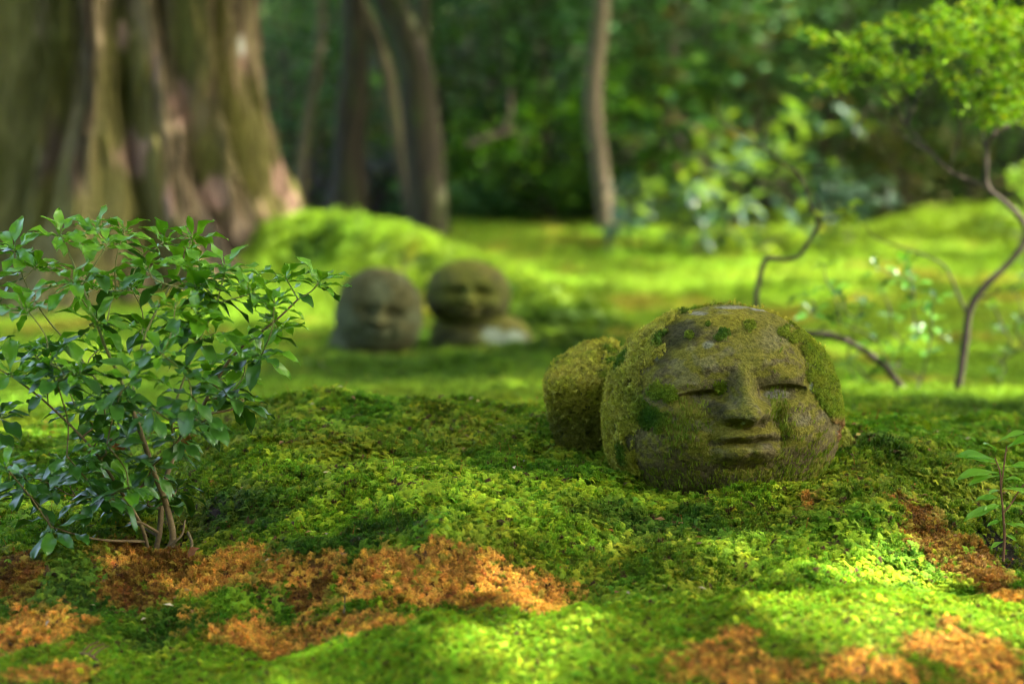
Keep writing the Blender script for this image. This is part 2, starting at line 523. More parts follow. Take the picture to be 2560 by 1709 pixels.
# ------------------------------------------------------------------ moss shoots (prototypes, instanced as stuff)
def strip(base, tip, width, up, mid_lift=0.0, w0=0.5):
    """thin blade of two triangles + tip"""
    base, tip = np.asarray(base, float), np.asarray(tip, float)
    d = tip - base
    side = np.cross(d, up); side /= np.linalg.norm(side) + 1e-9
    m = base + d * 0.5 + up * mid_lift
    V = [base - side * width * w0 * 0.5, base + side * width * w0 * 0.5, m + side * width * 0.5, m - side * width * 0.5, tip]
    return V, [(0, 1, 2), (0, 2, 3), (3, 2, 4)]

class Acc:
    def __init__(self): self.V, self.F, self.T = [], [], []
    def add(self, V, F, T):
        o = len(self.V)
        self.V += list(V); self.F += [tuple(i + o for i in f) for f in F]; self.T += list(T)
    def mesh(self, name, mat):
        me = make_mesh(name, np.array(self.V), np.array(self.F), smooth=False)
        set_float(me, 'tip', np.array(self.T)); me.materials.append(mat)
        return me

UP = np.array([0, 0, 1.0])
def proto_frond(seed):
    r = random.Random(seed); A = Acc()
    for k in range(3):
        az = r.uniform(0, 6.28); L = r.uniform(0.8, 1.25)
        rad = np.array([math.cos(az), math.sin(az), 0]); sidev = np.array([-math.sin(az), math.cos(az), 0])
        n = 12
        prev = None
        for i in range(n + 1):
            t = i / n
            pos = rad * L * (0.1 + 0.85 * t ** 1.2) + UP * L * (0.18 + 0.55 * math.sin(t * 2.0) - 0.10 * t * t) + sidev * 0.08 * L * math.sin(t * 3 + k)
            if prev is not None:
                V, Fc = strip(prev, pos, 0.05, UP * 0.6 + sidev * 0.2); A.add(V, Fc[:2], [t * 0.7] * 5)
                w = L * 0.34 * math.sin(min(1, 0.22 + t) * math.pi * 0.92) + 0.05
                for sg in (-1, 1):
                    tip = pos + sidev * sg * w + rad * w * 0.55 + UP * (r.uniform(-0.04, 0.07) - 0.02)
                    V, Fc = strip(pos, tip, 0.075, UP, 0.02, 0.9); A.add(V, Fc, [0.45 + 0.3 * t, 0.45 + 0.3 * t, 0.75 + .2 * t, 0.75 + .2 * t, 1.0])
            prev = pos
    return A.mesh('moss_frond', M_moss)

def proto_star(seed):
    r = random.Random(seed); A = Acc()
    for k in range(3):
        bx = np.array([r.uniform(-.45, .45), r.uniform(-.45, .45), 0]) if k else np.zeros(3)
        h = r.uniform(0.55, 1.0); lean = np.array([r.uniform(-.2, .2), r.uniform(-.2, .2), 0])
        top = bx + lean + UP * h
        V, Fc = strip(bx, top, 0.10, np.array([1, 0.3, 0])); A.add(V, Fc, [0.0, 0.0, 0.15, 0.15, 0.3])
        n = 20
        for i in range(n):
            az = i * 2.4 + r.uniform(-.2, .2); el = math.radians(r.choice([12, 25, 40, 58, 72]) + r.uniform(-8, 8))
            L = r.uniform(0.36, 0.52)
            b = top - UP * 0.28 * (1 - i / n)
            dirv = np.array([math.cos(az) * math.cos(el), math.sin(az) * math.cos(el), math.sin(el)])
            V, Fc = strip(b, b + dirv * L - UP * 0.05, 0.062, UP + 0.01 * dirv[[1, 2, 0]], 0.04, 0.7); A.add(V, Fc, [0.3, 0.3, 0.7, 0.7, 1.0])
    return A.mesh('moss_star', M_moss)

def proto_brush(seed):
    r = random.Random(seed); A = Acc()
    for k in range(4):
        c = np.array([r.uniform(-.45, .45), r.uniform(-.45, .45), 0]); lean = np.array([r.uniform(-.35, .35), r.uniform(-.35, .35), 0])
        top = c + lean * 0.5 + UP * r.uniform(0.5, 0.8)
        for i in range(18):
            az = i * 2.4 + r.uniform(-.3, .3); el = math.radians(r.uniform(8, 75))
            dirv = np.array([math.cos(az) * math.cos(el), math.sin(az) * math.cos(el), math.sin(el) * 0.8]) + lean * 0.6
            b = top - UP * r.uniform(0, 0.35)
            L = r.uniform(0.30, 0.45)
            V, Fc = strip(b, b + dirv * L - UP * 0.14, 0.072, UP + 0.01, 0.05, 0.8); A.add(V, Fc, [0.15, 0.15, 0.6, 0.6, 1.0])
    return A.mesh('moss_brush', M_moss)

def proto_cushion(seed):
    r = random.Random(seed); A = Acc()
    for i in range(46):
        az = r.uniform(0, 6.28); q = math.sqrt(r.random())
        b = np.array([math.cos(az) * q, math.sin(az) * q, 0]) * 0.9
        tip = b * 1.15 + UP * (0.75 - 0.45 * q * q) * r.uniform(0.7, 1.2) + np.array([r.uniform(-.15, .15), r.uniform(-.15, .15), 0])
        V, Fc = strip(b, tip, 0.26, np.array([math.sin(az * 3), math.cos(az * 3), 0.1]), 0.0, 0.8); A.add(V, Fc, [0.2, 0.2, 0.6, 0.6, 1.0])
    return A.mesh('moss_cushion', M_moss)

def proto_sprig(seed):
    """upright little fern-like sprig, leaflets in two rows"""
    r = random.Random(seed); A = Acc()
    for k in range(2):
        lean = np.array([r.uniform(-.3, .3), r.uniform(-.3, .3), 0]); b0 = np.array([r.uniform(-.2, .2), r.uniform(-.2, .2), 0])
        az = r.uniform(0, 3.14); sd = np.array([math.cos(az), math.sin(az), 0])
        prev = b0
        for i in range(1, 8):
            t = i / 7
            pos = b0 + lean * t * t + UP * t
            V, Fc = strip(prev, pos, 0.05, np.array([sd[1], -sd[0], 0])); A.add(V, Fc[:2], [0.2] * 5)
            for sg in (-1, 1):
                V, Fc = strip(pos, pos + sd * sg * 0.22 * (1.1 - t * 0.6) + UP * 0.12, 0.11, np.array([sd[1], -sd[0], 0.3]), 0, 0.9); A.add(V, Fc, [.5, .5, .8, .8, 1])
            prev = pos
    return A.mesh('moss_sprig', M_moss)

def proto_stalk(seed):
    r = random.Random(seed); A = Acc()
    p0 = np.zeros(3); p1 = np.array([r.uniform(-.1, .1), r.uniform(-.1, .1), 0.6]); p2 = p1 + np.array([r.uniform(-.15, .15), r.uniform(-.15, .15), 0.5])
    V, Fc = strip(p0, p1, 0.035, np.array([1, .2, 0]), 0, 1.0); A.add(V, Fc[:2], [.3] * 5)
    V, Fc = strip(p1, p2, 0.03, np.array([1, .2, 0]), 0, 1.0); A.add(V, Fc, [.6] * 5)
    V, Fc = strip(p2 - UP * .02, p2 + np.array([.09, 0.02, .05]), 0.07, np.array([0, .4, 1]), 0, 1.0); A.add(V, Fc, [1.0] * 5)
    return A.mesh('moss_stalk', M_moss)

protos = bpy.data.collections.new('moss_shoot_kinds')
PI_ = {}
def add_protos(fn, nm, n):
    for k in range(n):
        o = bpy.data.objects.new('%02d_%s' % (len(PI_ALL), nm), fn(100 + 7 * len(PI_ALL)))
        protos.objects.link(o); PI_ALL.append(nm); PI_.setdefault(nm, []).append(len(PI_ALL) - 1)
PI_ALL = []
add_protos(proto_frond, 'frond', 4)
add_protos(proto_star, 'star', 3)
add_protos(proto_brush, 'brush', 3)
add_protos(proto_cushion, 'cushion', 2)
add_protos(proto_sprig, 'sprig', 3)
add_protos(proto_stalk, 'stalk', 2)

def moss_tree():
    ng = bpy.data.node_groups.new('scatter_moss', 'GeometryNodeTree')
    ng.interface.new_socket('Geometry', in_out='INPUT', socket_type='NodeSocketGeometry')
    ng.interface.new_socket('Geometry', in_out='OUTPUT', socket_type='NodeSocketGeometry')
    N, L = ng.nodes, ng.links
    gi, go = N.new('NodeGroupInput'), N.new('NodeGroupOutput')
    ip = N.new('GeometryNodeInstanceOnPoints')
    ci = N.new('GeometryNodeCollectionInfo')
    ci.inputs['Collection'].default_value = protos
    ci.inputs['Separate Children'].default_value = True
    ci.inputs['Reset Children'].default_value = True
    def na(name, typ):
        n = N.new('GeometryNodeInputNamedAttribute'); n.data_type = typ; n.inputs[0].default_value = name
        return n.outputs[0]
    L.new(gi.outputs[0], ip.inputs['Points'])
    L.new(ci.outputs[0], ip.inputs['Instance'])
    ip.inputs['Pick Instance'].default_value = True
    L.new(na('kind_index', 'INT'), ip.inputs['Instance Index'])
    L.new(na('turn', 'FLOAT_VECTOR'), ip.inputs['Rotation'])
    L.new(na('size', 'FLOAT'), ip.inputs['Scale'])
    L.new(ip.outputs[0], go.inputs[0])
    return ng
NG = moss_tree()

def eulers_from_normals(nrm, tilt=0.25):
    """random spin about a (slightly scattered) normal -> XYZ eulers"""
    n = nrm + rng.normal(0, tilt, nrm.shape)
    n /= np.linalg.norm(n, axis=1)[:, None]
    a = rng.uniform(0, 2 * math.pi, len(n))
    t = np.c_[np.cos(a), np.sin(a), np.zeros(len(n))]
    x = t - (t * n).sum(1)[:, None] * n
    x /= np.linalg.norm(x, axis=1)[:, None] + 1e-9
    y = np.cross(n, x)
    # R columns x,y,n ; euler XYZ: R = Rz Ry Rx
    r20, r21, r22 = x[:, 2], y[:, 2], n[:, 2]
    r00, r10 = x[:, 0], x[:, 1]
    return np.c_[np.arctan2(r21, r22), np.arcsin(np.clip(-r20, -1, 1)), np.arctan2(r10, r00)]

def scatter(name, pts, turn, size, kind, tint, parent=None):
    me = bpy.data.meshes.new(name)
    me.vertices.add(len(pts))
    me.vertices.foreach_set('co', np.asarray(pts, np.float32).ravel())
    a = me.attributes.new('turn', 'FLOAT_VECTOR', 'POINT'); a.data.foreach_set('vector', np.asarray(turn, np.float32).ravel())
    set_float(me, 'size', size)
    a = me.attributes.new('kind_index', 'INT', 'POINT'); a.data.foreach_set('value', np.asarray(kind, np.int32))
    set_color(me, 'tint', np.clip(tint, 0.002, 0.9))
    me.update()
    o = obj(name, me, None, parent)
    me.materials.append(M_moss)
    md = o.modifiers.new('scatter', 'NODES'); md.node_group = NG
    o['kind'] = 'stuff'
    return o

def pick(names_w, n):
    """choose prototype indices by weights {name: array or float}"""
    names = list(names_w)
    Wt = np.stack([np.broadcast_to(np.asarray(names_w[k], float), (n,)) for k in names], 1)
    Wt = Wt / (Wt.sum(1)[:, None] + 1e-9)
    cum = np.cumsum(Wt, 1)
    u = rng.random(n)[:, None]
    sel = np.minimum((u > cum).sum(1), len(names) - 1)
    out = np.zeros(n, int)
    for i, k in enumerate(names):
        m = sel == i
        out[m] = rng.choice(PI_[k], m.sum())
    return out, sel, names

def ground_points(y0, y1, dens, margin=0.05, smin=None, smax=None):
    lo, hi = -0.257 - margin, 0.257 + margin
    area = (hi - lo) * (y1 * y1 - y0 * y0) / 2
    n = int(area * dens)
    y = np.sqrt(rng.uniform(y0 * y0, y1 * y1, n))
    x = rng.uniform(lo, hi, n) * y
    return x, y

def ground_normals(x, y, e=0.006):
    z0 = smooth_h(x, y); zx = smooth_h(x + e, y); zy = smooth_h(x, y + e)
    n = np.c_[-(zx - z0) / e, -(zy - z0) / e, np.ones(len(x))]
    return n / np.linalg.norm(n, axis=1)[:, None]

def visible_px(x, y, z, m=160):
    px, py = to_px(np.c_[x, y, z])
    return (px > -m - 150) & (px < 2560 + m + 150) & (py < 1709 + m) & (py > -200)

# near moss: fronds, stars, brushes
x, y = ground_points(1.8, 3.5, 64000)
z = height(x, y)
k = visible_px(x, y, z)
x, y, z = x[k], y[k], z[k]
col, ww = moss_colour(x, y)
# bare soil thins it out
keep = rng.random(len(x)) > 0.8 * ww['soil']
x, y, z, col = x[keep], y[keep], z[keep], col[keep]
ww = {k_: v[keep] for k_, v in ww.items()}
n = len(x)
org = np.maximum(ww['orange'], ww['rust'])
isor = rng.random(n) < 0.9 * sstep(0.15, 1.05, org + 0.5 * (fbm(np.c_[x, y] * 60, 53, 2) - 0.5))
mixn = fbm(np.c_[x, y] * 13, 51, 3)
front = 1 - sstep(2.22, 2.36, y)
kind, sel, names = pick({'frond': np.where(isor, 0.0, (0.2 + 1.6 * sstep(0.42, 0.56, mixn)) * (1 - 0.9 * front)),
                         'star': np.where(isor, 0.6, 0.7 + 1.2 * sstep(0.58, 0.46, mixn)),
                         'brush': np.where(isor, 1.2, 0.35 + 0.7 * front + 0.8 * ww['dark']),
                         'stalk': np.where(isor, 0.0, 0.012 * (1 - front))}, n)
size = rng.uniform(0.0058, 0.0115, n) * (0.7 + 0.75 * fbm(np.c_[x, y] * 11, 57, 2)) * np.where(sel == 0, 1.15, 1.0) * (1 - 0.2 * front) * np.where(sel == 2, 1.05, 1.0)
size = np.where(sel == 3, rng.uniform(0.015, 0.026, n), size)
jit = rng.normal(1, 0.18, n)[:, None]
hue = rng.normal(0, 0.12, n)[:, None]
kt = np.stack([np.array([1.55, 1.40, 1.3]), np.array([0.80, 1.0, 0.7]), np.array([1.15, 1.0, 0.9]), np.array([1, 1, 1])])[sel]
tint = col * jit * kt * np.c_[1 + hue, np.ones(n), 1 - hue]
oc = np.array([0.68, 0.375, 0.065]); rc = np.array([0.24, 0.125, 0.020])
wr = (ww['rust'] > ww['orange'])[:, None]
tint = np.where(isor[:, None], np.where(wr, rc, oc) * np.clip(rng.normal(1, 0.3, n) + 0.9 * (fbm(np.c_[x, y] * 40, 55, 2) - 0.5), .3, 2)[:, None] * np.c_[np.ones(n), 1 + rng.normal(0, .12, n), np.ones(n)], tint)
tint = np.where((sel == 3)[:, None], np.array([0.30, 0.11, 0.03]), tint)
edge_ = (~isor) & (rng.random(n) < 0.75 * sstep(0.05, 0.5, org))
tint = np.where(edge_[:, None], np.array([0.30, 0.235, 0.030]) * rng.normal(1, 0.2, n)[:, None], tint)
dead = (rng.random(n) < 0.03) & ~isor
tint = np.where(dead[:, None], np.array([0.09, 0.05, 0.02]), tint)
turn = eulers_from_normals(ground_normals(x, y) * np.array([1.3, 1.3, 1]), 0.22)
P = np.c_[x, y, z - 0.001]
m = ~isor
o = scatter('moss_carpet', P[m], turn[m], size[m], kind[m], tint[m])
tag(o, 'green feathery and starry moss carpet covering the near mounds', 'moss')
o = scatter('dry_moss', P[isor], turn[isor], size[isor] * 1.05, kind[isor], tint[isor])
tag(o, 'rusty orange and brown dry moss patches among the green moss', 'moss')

# middle and far lawn: cushions
xs_, ys_, ss_ = [], [], []
for y0, y1, dens, s0, s1 in ((3.5, 5.2, 5200, 0.012, 0.022), (5.2, 7.5, 2300, 0.018, 0.032), (7.5, 13.0, 800, 0.028, 0.055)):
    a, b = ground_points(y0, y1, dens, 0.04)
    xs_.append(a); ys_.append(b); ss_.append(rng.uniform(s0, s1, len(a)))
x, y, size = np.concatenate(xs_), np.concatenate(ys_), np.concatenate(ss_)
z = height(x, y)
k = visible_px(x, y, z)
x, y, z, size = x[k], y[k], z[k], size[k]
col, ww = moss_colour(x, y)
n = len(x)
kind, sel, names = pick({'cushion': 1.0, 'star': 0.25, 'brush': 0.3}, n)
tint = col * rng.normal(1, 0.15, n)[:, None]
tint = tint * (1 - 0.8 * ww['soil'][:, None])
o = scatter('moss_lawn', np.c_[x, y, z - 0.002], eulers_from_normals(ground_normals(x, y, 0.03), 0.15), size, kind, tint)
tag(o, 'yellow-green moss lawn stretching back to the trees', 'moss')

# ------------------------------------------------------------------ stone statues
def head_geo(rx, ry, rz, unit, v0=-30.0, smile=0.0, nose=1.0, eye_w=60.0, lids=1.0, seed=5, rings=230, segs=360, rough=1.0, main=False, gain=1.25):
    """one continuous carved head, face looking along -Y; features measured in units from the nose bridge"""
    ph = np.concatenate([np.linspace(0.004, 1.30, int(rings * 0.78)), np.linspace(1.30, math.pi - 0.01, int(rings * 0.22) + 2)[1:]])
    th = np.linspace(0, 2 * math.pi, segs, endpoint=False)
    PH, TH = np.meshgrid(ph, th, indexing='ij')
    d = np.stack([np.sin(PH) * np.cos(TH), -np.cos(PH), np.sin(PH) * np.sin(TH)], -1).reshape(-1, 3)
    # slightly squarer than an ellipsoid
    e = 2.15
    k = (np.abs(d) ** e).sum(1) ** (-1 / e)
    p = d * k[:, None] * np.array([rx, ry, rz])
    # jaw fuller, skull a touch narrower at the top
    zz = p[:, 2] / rz
    p[:, 0] *= 1 + 0.03 * np.clip(-zz, 0, 1) - 0.05 * np.clip(zz, 0, 1) ** 2
    u = p[:, 0] / unit
    v = p[:, 2] / unit + v0
    G = lambda a, b, sa, sb: np.exp(-((u - a) / sa) ** 2 - ((v - b) / sb) ** 2)
    au = np.abs(u)
    D = np.zeros(len(u))
    # flatten the face plane a little, brow and sockets
    D += 9 * np.exp(-((v - 84) / 24) ** 2) * np.exp(-((au - 80) / 85) ** 2)
    D -= 24 * (G(-88, 30, 62, 40) + G(88, 30, 62, 40))
    D -= 12 * (G(-42, 10, 22, 40) + G(42, 10, 22, 40))
    # upper lids
    D += 17 * lids * (G(-106, 44, 58, 21) + G(106, 44, 58, 21))
    # eye slits: lens shaped, sharp upper edge, fading below
    for sg in (-1, 1):
        t = (u - sg * 103) / eye_w
        top = 26 + 7 * (1 - t * t) - 4 * sg * t
        bot = -4 - 12 * (1 - t * t)
        inside = np.clip(1 - t * t, 0, 1) ** 0.5
        w = sstep(0, 8, top - v) * sstep(-3, 14, v - bot)
        fall = np.clip((v - bot) / (top - bot + 1e-6), 0, 1) ** 0.8
        D -= 21 * lids * inside * w * fall
    # lower lids / cheeks
    D += 6 * (G(-100, -22, 55, 14) + G(100, -22, 55, 14))
    D += 15 * (G(-150, -75, 80, 60) + G(150, -75, 80, 60))
    # nose
    t = np.clip((70 - v) / 108, 0, 1)
    wn_ = 19 + 27 * t ** 1.3
    hn = (10 + 46 * t ** 1.15) * nose
    end = sstep(-60, -32, v + 11 * np.exp(-(au / 20) ** 2)) * (1 - sstep(60, 105, v))
    D += 15 * nose * G(0, -32, 28, 20)
    D += hn * np.exp(-(au / wn_) ** 2.4) * end
    D += 26 * nose * (G(-47, -22, 19, 17) + G(47, -22, 19, 17))
    D -= 10 * (G(-26, -50, 13, 7) + G(26, -50, 13, 7))
    # folds beside the nose
    D -= 9 * (G(-78, -52, 17, 30) + G(78, -52, 17, 30))
    # muzzle, lips, chin
    D += 14 * G(0, -105, 92, 62)
    D -= 6 * G(0, -62, 9, 14)
    lift = smile * (au / 70) ** 2
    vm = v - lift
    lipw = np.clip(1 - (au / 82) ** 2, 0, 1)
    D += 17 * lipw ** 0.6 * np.exp(-((vm + 82) / 13) ** 2)
    D += (27 - 6 * np.exp(-(u / 12) ** 2)) * lipw ** 0.7 * np.exp(-((vm + 125) / 20) ** 2)
    D -= 17 * np.clip(1 - (au / 76) ** 4, 0, 1) * np.exp(-((vm + 97 + 6 * np.exp(-(u / 22) ** 2) + 4 * (au / 70) ** 2) / 7.5) ** 2)
    D -= 13 * (G(-84, -100, 17, 20) + G(84, -100, 17, 20))
    D -= 8 * np.exp(-((vm + 164) / 15) ** 2) * np.exp(-(au / 50) ** 2)
    D += 9 * G(0, -190, 60, 26)
    D *= gain
    front = sstep(0.05, 0.45, -d[:, 1])
    p[:, 1] -= D * unit * front
    # weathering
    nrm = d / np.array([rx, ry, rz]) * rx
    nrm /= np.linalg.norm(nrm, axis=1)[:, None]
    q = p / unit
    p += nrm * ((fbm(q / 62, seed, 3) - 0.5) * 13 * rough + (fbm(q / 16, seed + 3, 2) - 0.5) * 4.5 * rough + (fbm(q / 6, seed + 5, 2) - 0.5) * 2.2 * rough)[:, None] * unit
    nr, nc = len(ph), segs
    idx = np.arange(nr * nc).reshape(nr, nc)
    nx = np.roll(idx, -1, 1)
    f = np.stack([idx[:-1], nx[:-1], nx[1:], idx[1:]], -1).reshape(-1, 4)
    f = quads_to_tris(f)
    c0, c1 = len(p), len(p) + 1
    p = np.vstack([p, p[idx[0]].mean(0), p[idx[-1]].mean(0)])
    f = np.vstack([f, np.c_[np.full(nc, c0), nx[0], idx[0]], np.c_[np.full(nc, c1), idx[-1], nx[-1]]])
    return p, outward(p, f)

def rot(yaw=0, pitch=0, roll=0):
    return np.array((Matrix.Rotation(yaw, 3, 'Z') @ Matrix.Rotation(pitch, 3, 'X') @ Matrix.Rotation(roll, 3, 'Y')))

def vert_normals(V, F):
    n = np.zeros_like(V)
    fn = np.cross(V[F[:, 1]] - V[F[:, 0]], V[F[:, 2]] - V[F[:, 0]])
    for i in range(3):
        np.add.at(n, F[:, i], fn)
    return n / (np.linalg.norm(n, axis=1)[:, None] + 1e-12)

def blob_geo(profile, seed, n_th=120, n_h=70, e=2.8, rough=0.006, freq=22):
    """stack of rounded-square sections: profile rows (centre xyz, half width x, half depth y)"""
    prof = np.array([list(c) + [a, b] for c, a, b in profile], float)
    prof = catmull(prof, max(2, n_h // (len(prof) - 1)))
    th = np.linspace(0, 2 * math.pi, n_th, endpoint=False)
    c, s = np.cos(th), np.sin(th)
    k = (np.abs(c) ** e + np.abs(s) ** e) ** (-1 / e)
    V = np.concatenate([np.c_[r[0] + r[3] * c * k, r[1] + r[4] * s * k, np.full(n_th, r[2])] for r in prof])
    nh = len(prof)
    idx = np.arange(nh * n_th).reshape(nh, n_th); nx = np.roll(idx, -1, 1)
    F = quads_to_tris(np.stack([idx[:-1], nx[:-1], nx[1:], idx[1:]], -1).reshape(-1, 4))
    c0, c1 = len(V), len(V) + 1
    V = np.vstack([V, V[idx[0]].mean(0), V[idx[-1]].mean(0)])
    F = np.vstack([F, np.c_[np.full(n_th, c0), nx[0], idx[0]], np.c_[np.full(n_th, c1), idx[-1], nx[-1]]])
    F = outward(V, F)
    n = vert_normals(V, F)
    V = V + n * ((fbm(V * freq, seed, 4) - 0.5) * 2 * rough)[:, None]
    return V, F

def outward(V, F):
    a, b, c = V[F[:, 0]], V[F[:, 1]], V[F[:, 2]]
    m = V.mean(0)
    vol = (np.cross(a - m, b - m) * (c - m)).sum()
    return F if vol > 0 else F[:, ::-1].copy()

def moss_on(name, V, F, wfun, dens, size, tintfun, kinds, parent, tilt=0.5, droop=0.0):
    """tiny moss shoots growing on a stone surface (V in world space, parent has world origin offset)"""
    a, b, c = V[F[:, 0]], V[F[:, 1]], V[F[:, 2]]
    fn = np.cross(b - a, c - a); ar = np.linalg.norm(fn, axis=1) / 2
    ctr = (a + b + c) / 3
    w = wfun(ctr, fn / (2 * ar[:, None] + 1e-12)) * ar
    tot = w.sum()
    n = int(tot * dens)
    pick_ = rng.choice(len(F), n, p=w / tot)
    r1, r2 = np.sqrt(rng.random(n)), rng.random(n)
    P = a[pick_] * (1 - r1)[:, None] + b[pick_] * (r1 * (1 - r2))[:, None] + c[pick_] * (r1 * r2)[:, None]
    nn = fn[pick_] / (2 * ar[pick_][:, None] + 1e-12)
    nn = nn + np.array([0, 0, -droop])
    kind, _, _ = pick(kinds, n)
    off = np.array(parent.matrix_world.translation) if parent else 0
    par_off = parent['origin'] if parent and 'origin' in parent else (0, 0, 0)
    o = scatter(name, P - np.array(par_off), eulers_from_normals(nn, tilt), rng.uniform(*size, n), kind, tintfun(P, nn), parent)
    return o

# --- big reclining statue: only head, propped hand and shoulder rise out of the moss
HC = at(1806, 1036, 2.75)
UNIT = 0.00055
big = thing('stone_statue', (HC[0], HC[1], float(smooth_h([HC[0]], [HC[1]])[0])), 'large mossy stone statue, head and propped hand rising from the moss mound', 'statue')
big['origin'] = tuple(big.location)
V, F = head_geo(0.161, 0.150, 0.151, UNIT, v0=-42, main=True)
R = rot(math.radians(6), math.radians(-3), math.radians(-3.6))
V = V @ R.T + HC
px, py = to_px(V)
nV = vert_normals(V, F)
facing = -nV[:, 1]
n1 = fbm(V * 30, 61, 4); n2 = fbm(V * 110, 63, 3); n3 = fbm(V * 16, 65, 3)
stone = np.array([0.150, 0.130, 0.052]) * (0.7 + 0.6 * n2)[:, None]
brown = np.array([0.115, 0.088, 0.040])
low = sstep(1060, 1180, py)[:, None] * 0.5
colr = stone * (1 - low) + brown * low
film = np.array([0.19, 0.185, 0.020])
wf = sstep(0.46, 0.60, 0.5 * n1 + 0.5 * n2 + 0.14 * nV[:, 2] + 0.03) * 0.85
colr = colr * (1 - wf[:, None]) + film * wf[:, None]
yel = sstep(0.5, 0.68, n3 + 0.25 * sstep(1900, 2000, px) * sstep(900, 790, py)) * sstep(880, 800, py)
colr = colr * (1 - 0.7 * yel[:, None]) + np.array([0.26, 0.24, 0.02]) * 0.7 * yel[:, None]
grey = sstep(0.57, 0.66, fbm(V * 42, 67, 3)) * sstep(0.2, 0.6, nV[:, 2] + 0.35)
colr = colr * (1 - 0.3 * grey[:, None]) + np.array([0.21, 0.20, 0.14]) * 0.3 * grey[:, None]
def blob(cx, cy, rx, ry, s=0.35, jit=0.5, seed=71):
    r = np.hypot((px - cx) / rx, (py - cy) / ry) + (fbm(V * 60, seed, 3) - 0.5) * 2 * jit
    return (1 - sstep(1 - s, 1 + s, r)) * (facing > -0.2)
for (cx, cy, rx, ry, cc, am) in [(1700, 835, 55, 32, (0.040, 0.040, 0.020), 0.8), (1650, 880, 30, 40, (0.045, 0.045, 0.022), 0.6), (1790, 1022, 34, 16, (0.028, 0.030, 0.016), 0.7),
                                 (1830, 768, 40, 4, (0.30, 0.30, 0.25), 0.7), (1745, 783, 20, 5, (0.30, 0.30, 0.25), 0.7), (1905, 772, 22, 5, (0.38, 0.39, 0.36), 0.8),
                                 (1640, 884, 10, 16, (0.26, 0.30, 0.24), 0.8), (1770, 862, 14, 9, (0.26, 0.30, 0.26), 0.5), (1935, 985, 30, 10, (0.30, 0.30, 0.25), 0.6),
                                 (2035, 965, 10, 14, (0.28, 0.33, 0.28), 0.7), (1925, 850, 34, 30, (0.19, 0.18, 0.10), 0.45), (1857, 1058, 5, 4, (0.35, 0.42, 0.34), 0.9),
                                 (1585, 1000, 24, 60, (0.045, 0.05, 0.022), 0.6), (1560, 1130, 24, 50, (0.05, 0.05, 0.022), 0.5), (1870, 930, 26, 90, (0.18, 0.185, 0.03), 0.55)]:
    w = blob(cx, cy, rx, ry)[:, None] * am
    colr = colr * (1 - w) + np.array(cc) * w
hm = make_mesh('head', V - np.array(big.location), F)
set_color(hm, 'tint', np.clip(colr, 0.01, 0.6))
head = obj('head', hm, M_stone, big)
head['origin'] = big['origin']
head['label'] = 'round bald stone head with closed eyes and full lips, moss down both sides'

XB = np.array([[760, 1722], [800, 1690], [850, 1648], [900, 1624], [960, 1606], [1020, 1596], [1100, 1585], [1200, 1590]])
XR = np.array([[760, 2050], [810, 1990], [850, 2002], [900, 2022], [950, 2034], [1000, 2050], [1050, 2072], [1062, 2110], [1210, 2110]])
def w_left(C, Nn):
    x_, y_ = to_px(C)
    edge = np.interp(y_, XB[:, 0], XB[:, 1]) + (fbm(C * 45, 73, 3) - 0.5) * 90
    w = sstep(6, -14, x_ - edge)
    gaps = sstep(0.36, 0.46, fbm(C * 70, 75, 3))
    back = sstep(0.1, 0.3, Nn[:, 1]) * 0.4
    return np.clip(np.maximum(w * gaps, back), 0, 1) * (C[:, 2] > -0.02)
def tan_olive(P, nn):
    q = fbm(P * 60, 77, 3)[:, None]
    c = np.array([0.36, 0.40, 0.035]) * (1 - q) + np.array([0.48, 0.42, 0.09]) * q
    g = sstep(0.55, 0.7, fbm(P * 25, 79, 2))[:, None]
    x_, y_ = to_px(P)
    g = np.maximum(g, (np.exp(-((x_ - 1625) / 45) ** 2 - ((y_ - 1020) / 60) ** 2))[:, None])
    return (c * (1 - g) + np.array([0.10, 0.19, 0.015]) * g) * rng.normal(1, 0.2, len(P))[:, None]
mo = moss_on('moss', V, F, w_left, 420000, (0.0042, 0.0078), tan_olive, {'brush': 1.0, 'frond': 0.9, 'star': 0.4}, head, 0.55, 0.5)
mo['label'] = 'tan and olive moss matted over the side of the head'
def w_right(C, Nn):
    x_, y_ = to_px(C)
    edge = np.interp(y_, XR[:, 0], XR[:, 1]) + (fbm(C * 45, 83, 3) - 0.5) * 60
    w = sstep(-8, 10, x_ - edge) * (Nn[:, 1] < 0.5)
    patches = np.zeros(len(C))
    for cx, cy, r_ in ((1725, 838, 10), (1770, 812, 6), (1808, 834, 13), (1796, 845, 8), (1875, 815, 12), (1960, 830, 14), (1985, 850, 14), (1645, 980, 24), (1625, 1040, 34), (1650, 1050, 26), (1672, 985, 22), (1800, 965, 14)):
        patches = np.maximum(patches, (1 - sstep(0.6, 1.1, np.hypot(x_ - cx, y_ - cy) / r_ + (fbm(C * 140, 85, 2) - 0.5))) * (Nn[:, 1] < 0.2))
    gaps = sstep(0.34, 0.46, fbm(C * 80, 87, 3))
    return np.clip(np.maximum(w * gaps, patches), 0, 1)
